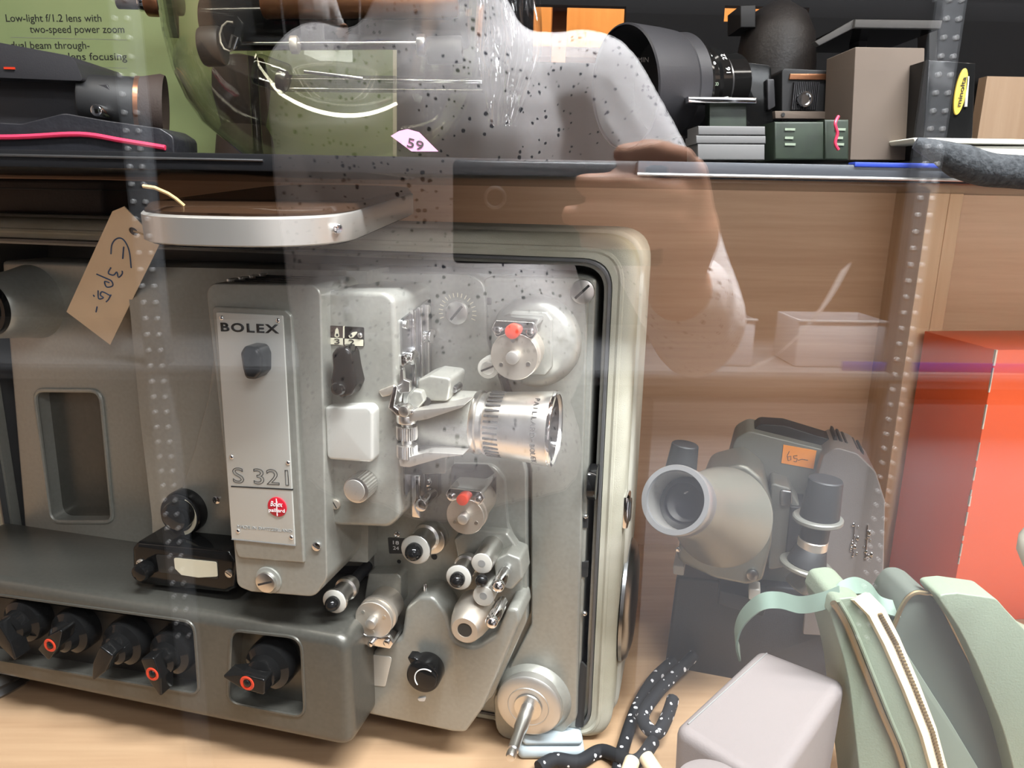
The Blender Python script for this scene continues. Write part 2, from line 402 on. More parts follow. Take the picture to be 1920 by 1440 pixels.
# ------------------------------------------------------------------ setting: the glazed cabinet
GY = 0.28                                 # front of the pane
ZF = 0.88                                 # top of the cabinet's bottom board
BW = 0.96                                 # back panel
SF = 0.50                                 # front edge of the upper shelf
struct(MB().box((-1.0, GY, .80), (1.5, GY+.003, 2.05)).build('window_1', M['glass'], sharp=30, smooth=False))
struct(MB().box((-1.0, GY+.02, ZF-.03), (1.5, 1.3, ZF)).build('floor', M['wood_floor']))
struct(MB().box((-1.02, GY-.02, 2.05), (1.52, 1.6, 2.08)).build('ceiling', M['wood']))
struct(MB().box((-1.02, GY, ZF-.03), (-1.0, 1.6, 2.05)).build('wall_left', M['wood']))
struct(MB().box((1.5, GY, ZF-.03), (1.52, 1.6, 2.05)).build('wall_right', M['wood']))
ZS = at(600, 290, SF).z                   # top of the upper shelf
ZU = at(600, 323, SF).z                   # its underside
xd = at(1664, 500, BW).x                  # divider, left face
SY = .885                                 # front of the divider
struct(MB().box((-1.0, BW, ZF), (1.5, BW+.02, ZS-.002)).build('wall_back', M['wood']))
xf0 = at(1738, 400, SY).x; xf1 = at(1778, 400, SY).x; xf2 = at(1806, 400, SY).x
struct(MB().prism([(xf0, ZF), (xf1-.0012, ZF), (xf1-.0012, ZU), (xf0, ZU)], SY, BW, .001).build('trim_1', M['wood_pale']))
struct(MB().prism([(xf1+.0012, ZF), (xf2, ZF), (xf2, ZU), (xf1+.0012, ZU)], SY+.004, BW, .001).build('trim_2', M['wood_pale']))
struct(MB().box((xf1-.0012, SY+.02, ZF), (xf1+.0012, BW, ZU)).build('trim_3', M['dark']))
struct(MB().box((xf2+.001, BW-.012, ZF), (1.49, BW-.001, ZU-.001)).build('wall_back', M['wood_lit']))  # paler copy of the back panel, extra light painted in
# upper shelf
sh = empty('display_shelf', Matrix.Translation((0, SF, ZU)), 'long black shelf board with a grey front rail above the projectors', 'shelf')
def loc_to(root):
    inv = root.matrix_world.inverted(); return lambda p: inv @ V(p)
th = ZS-ZU
MB().box((-.99, .004, 0), (1.49, BW-SF, th), .0008).build('board', M['shelf_black'], sh)
xl = at(1195, 300, SF).x
MB().box((xl, -.003, th*.12), (1.49, .0035, th*.98), .0008).build('front_rail', M['shelf_grey'], sh)
MB().cyl((xl, -.0028, th*.22), (1.49, -.0028, th*.22), .0011, seg=8).build('bright_edge', M['alu'], sh)
MB().cyl((-.99, .0035, th*.80), (at(490, 300, SF).x, .0035, th*.62), .0009, seg=8).build('edge_bead', M['steel'], sh)
x0 = at(1600, 290, SF).x
MB().box((x0, -.004, th*.86), (1.48, .006, th+.0015), .0005).build('label_strip', M['blue_strip'], sh)
# wall behind the upper shelf: black panels with two openings to a lit wood shelf behind
UB = .90
zt = 2.05
def wpanel(name, a, b, y0=UB, y1=UB+.012, m='shelf_black'):
    p0 = at(*a, y0); p1 = at(*b, y0)
    return MB().box((min(p0.x, p1.x), y0, min(p0.z, p1.z)), (max(p0.x, p1.x), y1, max(p0.z, p1.z)))
zA = at(1090, 118, UB).z; zB = at(1090, 10, UB).z; zS = ZS
xa, xb = at(1000, 60, UB).x, at(1172, 60, UB).x
xc, xe = at(1358, 30, UB).x, at(1516, 30, UB).x; zC = at(1430, 42, UB).z; zD = at(1430, 12, UB).z
b = MB()
for x0, z0, x1, z1 in ((-1., zS, xa, zt), (xa, zS, xb, zA), (xa, zB, xb, zt), (xb, zS, xc, zt), (xc, zS, xe, zC), (xc, zD, xe, zt), (xe, zS, 1.5, zt)):
    b.box((x0, UB, z0), (x1, UB+.012, z1))
struct(b.build('wall_back', M['wall_black']))
struct(MB().box((-1., 1.28, zS-.1), (1.5, 1.30, zt)).build('wall_back', M['wood_pale']))
l = area('back_shelf_lamp', (.35, 1.06, 1.95), 1.0, .04, 8.0, (1.0, .58, .22), (.35, 1.29, 1.5))
pz = lambda px, py, Y: at(px, py, Y)
bl = MB(); bl.box((at(1035, 60, .97).x, .97, zA-.03), (at(1062, 60, .97).x, .99, zB+.05)); struct(bl.build('trim_4', M['copper']))
bl = MB(); bl.box((xa-.05, 1.0, at(1090, 88, 1.0).z-.012), (xe+.1, 1.28, at(1090, 88, 1.0).z)); struct(bl.build('trim_5', M['wood_pale']))
# right-hand part of the upper shelf's back: a pale wood panel
p0, p1 = at(1826, 300, .88), at(2000, 146, .88)
struct(MB().box((p0.x, .88, ZS+.001), (p1.x+.2, .895, p1.z)).build('trim_6', M['wood_pale']))

# ------------------------------------------------------------------ the big film projector in its case
PR = Frame(960, 900, .58, 15.4)
o = at(960, 900, .58); PR.set(V((o.x, o.y, ZF)), 15.4)
L, S = PR.L, PR.S
proj = empty('film_projector', PR.m, 'large grey hammertone film projector marked BOLEX S 321 in its cream cloth-edged case', 'projector')
P = proj
def N(p, d): return V((p.x, -d, p.z))           # same place, other depth
def pr(name, pts, d0, d1, m, r=0.0, bev=.002, seg=3, parent=None, sharp=38, rp=5):
    """outline given in photo pixels on the plane d0 (front), running back to d1"""
    q = PR.poly(pts, d0)
    if r: q = fillet(q, [x*S(*pts[0], d0) for x in r] if isinstance(r, (list, tuple)) else r*S(*pts[0], d0), rp)
    return MB().prism(q, -d0, -d1, bev, seg).build(name, m, parent or P, sharp)
def disc(name, px, py, rpx, d0, d1, m, bev=.0008, seg=40, teeth=False, parent=None, r1=None, tdep=.0008):
    c = L(px, py, d0); s = S(px, py, d0)
    return MB().cyl((c.x, -d0, c.z), (c.x, -d1, c.z), rpx*s, (r1*s if r1 else None), bev, seg, teeth, tdep).build(name, m, parent or P)
def screw(px, py, rpx, d, name='screw', m='chrome', parent=None, ang=30, hgt=.0015):
    c = L(px, py, d); r = rpx*S(px, py, d)
    mb = MB().cyl((c.x, -d-hgt, c.z), (c.x, -d+.003, c.z), r, bev=min(.0006, r*.3), seg=20)
    ob = mb.build(name, M[m], parent or P)
    rot = Matrix.Translation((c.x, -d-hgt, c.z)) @ Matrix.Rotation(math.radians(ang), 4, 'Y')
    MB().box((-r*.8, -.0001, -r*.10), (r*.8, .001, r*.10), m=rot).build('slot', M['ink'], ob)
    return ob

# case
xL, xR = L(-64, 700, -.006).x, L(1183, 700, -.006).x
zT, zB_ = L(1000, 437, -.006).z, L(1100, 1391, -.006).z
r = .030
outer = fillet(rect(xL, zB_, xR, zT), r, 8)
inn = .0175
inner = fillet(rect(xL+inn, zB_+inn*.55, xR-inn, zT-inn), r*.8, 8)
cs = MB().prism(outer, .006, .050, .010, 4).build('case_rim', M['cloth'], P)
cut(cs, [MB().prism(inner, -.05, .20)])
cb = MB().prism(fillet(rect(xL-.003, zB_-.002, xR+.003, zT+.003), r, 8), .042, .115, .004, 3).build('case_shell', M['case_side'], P)
cut(cb, [MB().prism(fillet(rect(xL+inn, zB_+.014, xR-inn, zT-inn), r*.8, 8), -.05, .105)])
ln = MB().prism(fillet(rect(xL+inn+.0005, zB_+inn*.55+.0005, xR-inn-.0005, zT-inn-.0005), r*.8, 8), .004, .104, .001).build('case_lining', M['case_grey'], P)
cut(ln, [MB().prism(fillet(rect(xL+inn+.003, zB_+inn*.55+.003, xR-inn-.003, zT-inn-.003), r*.75, 8), -.05, .102)])
lp_ = MB().prism(fillet(rect(xL+inn+.003, zB_+inn*.55+.003, xR-inn-.003, zT-inn-.003), r*.75, 8), .010, .020, .001).build('inner_lip', M['hammer'], P)
cut(lp_, [MB().prism(fillet(rect(xL+inn+.007, zB_+inn*.55+.006, xR-inn-.0065, zT-inn-.006), r*.7, 8), -.05, .2)])
MB().tube([(x, .0075, z) for x, z in fillet(rect(xL+.011, zB_+.007, xR-.011, zT-.011), r*.85, 8)], .0028, 8, True).build('rim_bead', M['cloth'], P)
# latch and round fitting on the case's right flank
c = L(1187, 948, -.03)
lt = MB().box((xR-.001, .012, c.z-.014), (xR+.004, .030, c.z+.014), .0015).build('latch', M['chrome'], P)
MB().box((xR+.0035, .016, c.z-.009), (xR+.0055, .026, c.z+.009), .001).build('latch_loop', M['steel'], lt)
c = L(1190, 1145, -.05); rr = 116*S(1190, 1145, -.05)
MB().lathe([(rr, 0), (rr, .003), (rr*.93, .007), (rr*.7, .010), (0, .012)], (xR+.001, .07, c.z), (1, 0, 0), 48).build('side_cover', M['steel'], P)

# back plate with hand recess
plate = pr('back_plate', [(2, 489), (1118, 519), (1080, 1370), (60, 1168)], 0, -.05, M['hammer'], [10, 26, 26, 10], .005)
q = fillet(PR.poly([(66, 731), (190, 732), (213, 978), (97, 978)], 0), 22*S(100, 800, 0))
cut(plate, [MB().prism(q, -.02, .016, .0)])
MB().tube([(x, -.0005, z) for x, z in q], .0022, 8, True).build('recess_rim', M['hammer'], P)
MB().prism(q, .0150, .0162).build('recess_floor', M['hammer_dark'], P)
c = L(62, 566, .0)
sp = MB().lathe([(0, 0), (.050*.0+52*S(62, 566, .035), 0), (58*S(62, 566, .03), .004), (66*S(62, 566, .03), .030), (70*S(62, 566, .0), .048)], (c.x, -.046, c.z), (0, 1, 0), 48).build('reel_boss', M['hammer'], P)
MB().lathe([(0, 0), (52*S(62, 566, .04), 0), (53*S(62, 566, .04), .004), (50*S(62, 566, .04), .012)], (c.x, -.052, c.z), (0, 1, 0), 48).build('boss_ring', M['black'], sp)
MB().lathe([(0, 0), (38*S(62, 566, .04), 0), (40*S(62, 566, .04), .001), (40*S(62, 566, .04), .004)], (c.x, -.0545, c.z), (0, 1, 0), 40).build('boss_cap', M['hammer_dark'], sp)

# arm cover at the right, with the step that carries small screws
pr('side_step', [(1060, 520), (1117, 524), (1084, 1366), (1040, 1366)], .004, 0, M['hammer'], 6, .002)
arm = pr('arm_cover', [(905, 519), (1103, 522), (1098, 700), (1081, 1350), (1040, 1388), (930, 1388), (925, 1310), (996, 1172), (996, 880), (915, 640)], .011, 0, M['hammer'], [16, 24, 10, 30, 60, 60, 30, 30, 40, 30], .004)
screw(1092, 547, 23, .0115, 'cover_screw', 'alu', ang=-45)
for (x, y) in ((1098, 968), (1096, 1150)):
    cc = L(x, y, .005); MB().ball((cc.x, -.005, cc.z), 5*S(x, y, .005)).build('rivet', M['chrome'], P)
for (x, y) in ((1097, 982), (1097, 1074)):
    pr('guide_slot', [(x-6, y-10), (x+5, y-10), (x+5, y+8), (x-6, y+8)], .0048, .002, M['ink'], 2, 0)
pr('guide_slot', [(1091, 1054), (1103, 1054), (1103, 1065), (1091, 1065)], .0048, .002, M['ink'], 0, 0)
pr('belt_slot', [(1089, 1240), (1100, 1252), (1094, 1364), (1078, 1364)], .0046, .002, M['ink'], 4, 0)
c = L(1113, 905, .004)
MB().cyl((c.x-.004, -.002, c.z), (c.x+.003, -.002, c.z), .0145, bev=.0008, seg=60, teeth=True, tdep=.0007).build('edge_wheel', M['black'], P)

# mechanism housing
pr('mechanism_housing', [(688, 512), (880, 514), (908, 530), (914, 640), (945, 735), (986, 885), (988, 1165), (925, 1305), (870, 1360), (690, 1330)], .016, 0, M['hammer'], [4, 44, 40, 30, 60, 40, 40, 30, 30, 10], .0055, 5)
mh = pr('mechanism_step', [(800, 870), (925, 872), (946, 900), (952, 985), (978, 1045), (978, 1110), (930, 1200), (700, 1240), (700, 990)], .021, .01, M['hammer'], [4, 30, 20, 20, 20, 20, 10, 4, 4], .003)
screw(858, 586, 22, .0165, 'adjusting_dial', 'alu', ang=-50, hgt=.003)
mb = MB(); s = S(858, 586, .016); c = L(858, 586, .016)
for k in range(17):
    a = math.radians(200-220*k/16)
    rot = Matrix.Translation((c.x, -.0163, c.z)) @ Matrix.Rotation(-a, 4, 'Y')
    mb.box((s*29, -.0001, -s*.7), (s*37, .0004, s*.7), m=rot)
mb.build('dial_scale', M['cream'], P)
c = L(912, 565, .012); MB().cyl((c.x-.003, -.006, c.z), (c.x+.004, -.006, c.z), .0058, bev=.001, seg=20).build('side_button', M['black_matt'], P)

# lamp house: left block, flank and the BOLEX box
pr('lamp_house_block', [(238, 522), (262, 500), (690, 508), (690, 1055), (430, 1040), (286, 1030), (285, 975), (262, 780), (252, 672)], .040, 0, M['hammer'], [14, 16, 4, 4, 4, 8, 8, 30, 30], .007, 4)
pr('lamp_house_flank', [(398, 552), (404, 640), (390, 745), (362, 850), (336, 930), (300, 1015), (450, 1060), (450, 552)], .047, .03, M['hammer'], [6, 60, 60, 60, 60, 8, 4, 4], .005, 4)
bx = pr('lamp_house_box', [(386, 545), (398, 531), (588, 534), (601, 548), (613, 1085), (590, 1120), (470, 1110), (444, 1100), (436, 1000)], .100, 0, M['hammer'], [26, 26, 28, 28, 40, 34, 14, 20, 4], .0065, 5)
zt_ = L(490, 532, .100).z
a0, a1 = L(415, 540, .1).x, L(575, 540, .1).x
for k in range(6):
    MB().box((a0+.004, -.090+k*.0135, zt_-.003), (a1, -.090+k*.0135+.0016, zt_+.0003)).build('vent_slit', M['ink'], bx)
    MB().box((a0-.004, -.0875+k*.0135, zt_-.002), (a0-.0005, -.0875+k*.0135+.010, zt_+.0006), .0004).build('vent_end', M['alu'], bx)
dr = pr('lamp_door', [(397, 574), (534, 581), (546, 592), (570, 1056), (447, 1046), (441, 1030)], .1025, .098, M['hammer'], [10, 8, 10, 4, 8, 6], .0012)
pl = pr('name_plate', [(405, 585), (530, 592), (553, 1022), (434, 1010)], .1035, .100, M['door_plate'], 3, .0004, parent=dr)
for (x, y) in ((415, 596), (521, 601), (434, 857), (540, 868), (446, 996), (546, 1008)):
    cc = L(x, y, .1036); MB().ball((cc.x, -.1036, cc.z), 4.6*S(x, y, .1), (1, .5, 1), 12).build('rivet', M['chrome'], dr)
pr('door_seam', [(434, 1010), (553, 1022), (553, 1024), (434, 1012)], .1037, .102, M['ink_grey'], 0, 0, parent=dr)
pr('rule_line', [(433, 911), (549, 917), (549, 919.5), (433, 913)], .1038, .103, M['ink'], 0, 0, parent=dr)
X, Z = (1, 0, 0), (0, 0, 1)
def px_text(s, name, m, x0, y0, x1, y1, hpx, d, parent, outline=0, **k):
    a, b = L(x0, y0, d), L(x1, y1, d); c = (a+b)/2; wd = (b-a).length
    return lettering(s, name, m, parent, (c.x, -d, c.z), b-a, Z, wd, hpx*S(x0, y0, d), .0003, outline, **k)
px_text('BOLEX', 'lettering', M['ink'], 414, 613, 523, 617, 17, .1035, dr, bold=.03, spacing=1.2)
px_text('S 321', 'model_number', M['ink'], 436, 891, 541, 896, 31, .1037, dr, outline=.012)
px_text('MADE IN SWITZERLAND', 'small_lettering', M['ink_grey'], 445, 987, 548, 996, 6, .1035, dr)
em = disc('emblem', 519, 951, 19.5, .1045, .102, M['red_enamel'], .0003, parent=dr)
e1 = em
px_text('Bolex', 'emblem_lettering', M['white_ink'], 507, 944, 530, 946, 10, .1046, em, shear=.3)
px_text('paillard', 'emblem_lettering', M['white_ink'], 504, 957, 534, 959, 9, .1046, em)
a, b = L(518, 935, .1046), L(518, 967, .1046)
MB().box((a.x-.0003, -.1049, b.z), (a.x+.0003, -.1045, a.z)).build('emblem_lettering', M['white_ink'], em)
kb = pr('rocker_knob', [(448, 662), (456, 649), (480, 652), (487, 668), (487, 700), (476, 713), (458, 712), (452, 690)], .118, .1035, M['black'], 11, .0035, 4, parent=dr)
screw(502, 1089, 20, .101, 'socket_bolt', 'alu', ang=-20, hgt=.004)
disc('bolt_seat', 502, 1089, 27, .1015, .098, M['hammer'], .001)
screw(594, 1024, 9, .1005, 'screw'); screw(407, 937, 8, .047, 'screw', ang=0)

# dial knob and meter at the lower left of the lamp house
kn = disc('dial_knob', 338, 964, 43, .057, .040, M['black'], .003)
disc('dial_face', 335, 966, 40, .0585, .055, M['black_matt'], .0005, parent=kn)
mb = MB(); c = L(334, 967, .0590); s = S(334, 967, .059)
pts = []
for k in range(15):
    a = math.radians(62-135*k/14); pts.append((c.x+s*39*math.cos(a), c.z+s*39*math.sin(a)))
for k in range(15):
    a = math.radians(-73+135*k/14); pts.append((c.x+s*32*math.cos(a), c.z+s*32*math.sin(a)))
mb.prism(pts, -.0592, -.0575).build('white_arc', M['cream'], kn)
disc('knob_cap', 322, 973, 29, .074, .058, M['black'], .005, parent=kn)
mt = pr('meter_bezel', [(256, 1017), (428, 1034), (443, 1052), (440, 1104), (424, 1113), (262, 1097), (247, 1076), (246, 1028)], .075, .03, M['black'], 10, .004, 4)
pr('meter_recess', [(292, 1040), (408, 1052), (409, 1086), (298, 1073)], .0755, .070, M['dark'], 4, 0, parent=mt)
pr('meter_dial', [(326, 1046), (406, 1054), (408, 1081), (372, 1083), (340, 1078), (328, 1066)], .0760, .072, M['cream'], 4, 0, parent=mt)
screw(430, 1075, 8, .0755, 'screw', 'alu', mt); screw(264, 1056, 8, .0755, 'screw', 'brushed', mt)
disc('meter_knob', 258, 1077, 17, .089, .075, M['black'], .003, parent=mt)

# shutter housing with index plate and lever
mid = pr('shutter_housing', [(602, 552), (612, 545), (722, 548), (740, 562), (750, 972), (728, 990), (622, 986), (609, 960)], .086, 0, M['hammer'], [30, 16, 34, 34, 34, 30, 24, 10], .008, 5)
ip = pr('index_plate', [(610, 610), (682, 614), (682, 650), (610, 646)], .0868, .084, M['black'], 3, .0002)
pr('index_field', [(611, 611), (643, 613), (643, 633), (611, 631)], .0870, .085, M['rubber_brown'], 1, 0, parent=ip)
pr('index_field', [(611, 633), (643, 634), (643, 647), (611, 645)], .0870, .085, M['cream'], 1, 0, parent=ip)
pr('index_field', [(646, 635), (681, 637), (681, 649), (646, 648)], .0870, .085, M['cream'], 1, 0, parent=ip)
pr('index_line', [(643, 612), (645.5, 612), (645.5, 634), (643, 634)], .0871, .085, M['cream'], 0, 0, parent=ip)
px_text('3', 'index_number', M['ink'], 627, 640, 637, 640, 10, .0871, ip)
px_text('2', 'index_number', M['ink'], 654, 641, 665, 642, 10, .0871, ip)
pr('index_mark', [(627, 631), (629, 618), (632, 614), (634, 618), (636, 631), (632, 633)], .0872, .086, M['cream'], 2, 0, parent=ip)
pr('index_mark', [(653, 630), (661, 623), (669, 622), (669, 625), (662, 633), (656, 634)], .0872, .086, M['cream'], 2, 0, parent=ip)
for (x, y) in ((632, 628), (658, 629)): disc('index_mark', x, y, 2.6, .0873, .086, M['ink'], 0, 12, parent=ip)
for (x, y) in ((615, 625), (675, 629)):
    cc = L(x, y, .0872); MB().ball((cc.x, -.0872, cc.z), 5*S(x, y, .087), (1, .6, 1), 14).build('rivet', M['alu'], ip)
lv = pr('selector_lever', [(620, 664), (630, 651), (648, 651), (657, 664), (661, 690), (668, 720), (658, 742), (640, 748), (622, 738), (618, 715), (622, 690)], .100, .086, M['black'], 12, .003, 4)
disc('lever_pin', 629, 731, 14, .108, .098, M['black'], .004, parent=lv)
pr('gate_cover', [(608, 763), (690, 762), (699, 772), (699, 868), (612, 862)], .097, .080, M['door_plate'], [8, 14, 14, 12, 12], .0025, 4)
kk = disc('knurled_knob', 667, 920, 26, .103, .086, M['alu'], .0012, 60, True)
disc('knob_face', 664, 920, 21, .1037, .100, M['alu_matt'], .0004, parent=kk)
screw(629, 945, 10, .0865, 'screw', 'brushed', ang=60)

# film gate on the right flank of the shutter housing
xg = L(746, 700, .08).x
def zpx(y, d=.06, x=760): return L(x, y, d).z
gp = MB().prism(fillet([(-.078, zpx(915)), (-.018, zpx(880)), (-.018, zpx(572)), (-.078, zpx(592))], .004), xg-.001, xg+.003, .0006, m=Matrix(((0, 1, 0, 0), (1, 0, 0, 0), (0, 0, 1, 0), (0, 0, 0, 1)))).build('gate_plate', M['steel'], P)
for yy, m in ((-.060, 'chrome'), (-.046, 'chrome'), (-.032, 'alu')):
    MB().box((xg+.0025, yy-.0012, zpx(740)), (xg+.006, yy+.0012, zpx(580)), .0004).build('gate_rail', M[m], gp)
for yy, zz in ((-.068, 665), (-.030, 642)):
    q = MB().cyl((xg+.002, yy, zpx(zz)), (xg+.008, yy, zpx(zz)), .0055, bev=.001, seg=20)
    q.cyl((xg+.003, yy-.012, zpx(zz)), (xg+.003, yy+.012, zpx(zz)), .0042, bev=.0012, seg=16).build('gate_catch', M['chrome'], gp)
for yy, zz in ((-.071, 603), (-.026, 592), (-.026, 900)):
    MB().cyl((xg+.002, yy, zpx(zz)), (xg+.0045, yy, zpx(zz)), .0035, bev=.0006, seg=14).build('gate_screw', M['alu'], gp)
MB().box((xg+.003, -.066, zpx(962)), (xg+.010, -.062, zpx(885)), .001).build('film_guide', M['chrome'], gp)
MB().box((xg+.003, -.050, zpx(945)), (xg+.008, -.045, zpx(885)), .001).build('film_guide', M['steel'], gp)
q = MB().cyl((xg+.012, -.070, zpx(935)), (xg+.012, -.044, zpx(935)), .0048, bev=.001, seg=18); q.build('gate_catch', M['chrome'], gp)
pr('latch_plate', [(793, 888), (822, 890), (822, 932), (804, 938), (797, 920)], .028, .016, M['dark'], 5, .001)
screw(806, 921, 8, .0285, 'screw', 'steel'); disc('catch_pin', 800, 907, 7, .036, .02, M['chrome'], .001)

# projection lens: barrel points along the machine, to the right
DL = .060
cl = L(900, 792, DL); s = S(900, 792, DL)
def lx(px, y=800): return L(px, y, DL).x
lens = MB().lathe([(0, 0), (50*s, 0), (52*s, .002), (56*s, lx(835)-lx(760)), (58*s, lx(893)-lx(760)), (54*s, lx(896)-lx(760)), (0, lx(897)-lx(760))], (lx(760), -DL, cl.z), X, 56).build('lens_barrel', M['hammer'], P)
MB().lathe([(0, 0), (58*s, 0), (60*s, .0015), (60*s, .004), (56*s, .005), (55*s, .008), (59*s, .0085), (59*s, .0115), (0, .012)], (lx(893), -DL, cl.z), X, 56).build('retaining_ring', M['alu'], P)
rg = [(0, lx(915)), (57*s, lx(915)), (59.5*s, lx(918)), (62*s, lx(955)), (66*s, lx(1000)), (70*s, lx(1036)), (69*s, lx(1040)), (65*s, lx(1041)), (61*s, lx(1030)), (55*s, lx(1005)), (0, lx(1003))]
x0 = lx(900)
foc = MB().lathe([(r_, x_-x0) for r_, x_ in rg], (x0, -DL, cl.z), X, 72).build('focus_ring', M['alu'], P)
MB().lathe([(61.5*s, 0), (56*s, lx(1005)-lx(1036)), (46*s, lx(1000)-lx(1036))], (lx(1036.5), -DL, cl.z), X, 56).build('lens_hood_inside', M['black'], foc)
MB().lathe([(0, -.001), (30*s, -.002), (50*s, -.006)], (lx(1012), -DL, cl.z), X, 40).build('front_glass', M['lens_glass'], foc)
MB().lathe([(65*s, 0), (70.6*s, 0), (71.3*s, .0012), (70.6*s, .0026), (65*s, .003)], (lx(1036), -DL, cl.z), X, 64).build('front_rim', M['chrome'], foc)
mb = MB()
for k in range(36):
    a = 2*math.pi*k/36
    rot = Matrix.Translation((0, -DL, cl.z)) @ Matrix.Rotation(a, 4, 'X')
    mb.box((lx(921), -.00075, 59.2*s), (lx(948), .00075, 61.9*s), m=rot)
mb.build('grip_slot', M['ink'], foc)
def ring_text(t, xx, rad, h, start, step, parent, m):
    for i, ch in enumerate(t):
        if ch == ' ': continue
        a = math.radians(start - step*i)       # angle seen along the barrel, 0 = facing viewer, + = up
        out = V((0, -math.cos(a), math.sin(a))); tang = V((0, -math.sin(a), -math.cos(a)))
        dash = ch == '-'
        lettering(ch, 'ring_lettering', m, parent, V((xx, -DL, cl.z))+out*rad, tang, X, h*.5 if dash else None, h*.12 if dash else h, .0003)
ring_text('PAILLARD-BOLEX', lx(1013), 68.3*s, 9*s, 64, 8.3, foc, M['ink'])
# lens carrier: block, arms and the two knurled screws
pr('carrier_block', [(782, 712), (806, 704), (846, 709), (840, 753), (782, 752)], .078, .045, M['hammer'], 9, .002, 4)
disc('carrier_screw', 850, 731, 7, .070, .055, M['steel'], .001)
pr('carrier_hub', [(764, 742), (775, 732), (790, 734), (796, 752), (782, 768), (764, 768)], .084, .060, M['hammer'], 6, .002)
disc('hub_hole', 799, 753, 8, .0795, .06, M['ink'], 0, 20)
pr('upper_arm', [(748, 780), (760, 772), (838, 764), (872, 758), (866, 764), (800, 786), (756, 792)], .092, .070, M['alu_matt'], 3, .0012)
pr('lower_arm', [(748, 862), (800, 848), (880, 852), (830, 858), (768, 876), (750, 874)], .092, .070, M['alu_matt'], 3, .0012)
pr('bracket_tail', [(786, 866), (836, 860), (836, 888), (790, 890)], .050, .03, M['hammer'], 3, .0015)
kz = L(763, 800, .086)
def zz(y): return L(763, y, .086).z
mb = MB().cyl((kz.x, -.086, zz(785)), (kz.x, -.086, zz(872)), .0042, seg=20)
mb.cyl((kz.x, -.086, zz(776)), (kz.x, -.086, zz(792)), .0075, bev=.001); mb.build('carrier_pivot', M['alu'], P)
for y0, y1 in ((797, 823), (832, 857)):
    MB().cyl((kz.x, -.086, zz(y0)), (kz.x, -.086, zz(y1)), 20*S(763, 810, .086), bev=.0012, seg=56, teeth=True, tdep=.0007).build('knurled_screw', M['alu'], P)
br = pr('carrier_lever', [(728, 765), (737, 726), (745, 724), (738, 762), (752, 772), (774, 768), (774, 776), (745, 780)], .094, .080, M['chrome'], 3, .001)
pr('lever_spring', [(708, 733), (737, 722), (744, 728), (730, 742), (716, 745)], .088, .082, M['brushed'], 4, .001)
pr('lever_finger', [(748, 738), (750, 694), (755, 690), (757, 712), (768, 716), (768, 735)], .086, .082, M['alu'], 2, .0006)
disc('lever_nut', 756, 772, 11, .100, .09, M['alu'], .001)
pr('plate_edge', [(732, 792), (738, 790), (742, 880), (735, 880)], .082, .070, M['alu'], 1, .0005)

# sprockets
def sprocket(px, py, rpx, d0, d1, flip=1, bw=48, red=True, nplate=3, boss=None):
    s = S(px, py, d0); c = L(px, py, d0)
    R_ = rpx*s
    o_ = MB().lathe([(0, 0), (R_-.0004, 0), (R_, .0004), (R_, .0022), (R_*.93, .0025), (R_*.93, .0075), (R_*1.02, .008), (R_*1.02, .012), (R_*.90, .0125), (R_*.90, d0-d1)], (c.x, -d0, c.z), (0, 1, 0), 48).build('sprocket', M['brushed'], P)
    MB().cyl((c.x, -d0-.007, c.z), (c.x, -d0+.001, c.z), R_*.27, bev=.0006, seg=24).build('spindle_end', M['alu_matt'], o_)
    for k in range(nplate):
        a = math.radians(95+120*k) * flip
        q = V((c.x+R_*.66*math.cos(a), -d0-.0004, c.z+R_*.66*math.sin(a)))
        MB().cyl(q, q+V((0, .002, 0)), R_*.09, seg=12).build('screw', M['alu'], o_)
    # guard over the sprocket
    w2 = bw*s; h = R_*1.0*flip
    z0 = c.z+h*.72; z1 = c.z+h*1.45
    pts = [(c.x-w2*.82, z1), (c.x+w2*.82, z1), (c.x+w2, (z0+z1)/2), (c.x+w2*.78, z0), (c.x+w2*.35, z0+h*.18), (c.x-w2*.35, z0+h*.18), (c.x-w2*.78, z0), (c.x-w2, (z0+z1)/2)]
    g = MB().prism(fillet(pts, .002), -d0-.001, -d0+.002, .0006)
    top = z1
    g.box((c.x-w2*.86, -d0, min(top-flip*.004, top)), (c.x+w2*.86, -d1, max(top-flip*.004, top)), .0015)
    gd = g.build('sprocket_guard', M['chrome'], P)
    for k in (-1, 1):
        q = V((c.x+k*w2*.70, -d0-.004, c.z+h*1.05)); MB().cyl(q, q+V((0, .005, 0)), R_*.16, bev=.0006, seg=16).build('screw', M['chrome'], gd)
    q = V((c.x, -d0-.008, c.z+h*1.08))
    MB().cyl(q, q+V((0, .010, 0)), R_*(.30 if red else .15), bev=.0006, seg=24).build('release_button', M['red'] if red else M['chrome'], gd)
c = L(1000, 643, .020)
bs = MB().lathe([(0, 0), (66*S(1000, 643, .02), 0), (80*S(1000, 643, .02), .003), (88*S(1000, 643, .02), .010), (89*S(1000, 643, .02), .018)], (c.x, -.024, c.z), (0, 1, 0), 56).build('sprocket_boss', M['hammer'], P)
pr('boss_pad', [(955, 582), (1025, 585), (1035, 600), (1035, 690), (1022, 705), (975, 703)], .0275, .02, M['hammer'], 8, .0015)
sprocket(964, 668, 46, .058, .024, 1, 44)
sprocket(872, 968, 37, .062, .02, 1, 38, nplate=3)
pr('sprocket_recess', [(846, 870), (915, 872), (930, 890), (930, 935), (846, 935)], .0215, .02, M['dark'], 10, .0003)
sprocket(700, 1163, 37, .066, .036, -1, 40, red=False)
pr('sprocket_pad', [(690, 1076), (745, 1076), (752, 1084), (752, 1136), (680, 1140)], .036, .010, M['hammer'], 6, .0015)
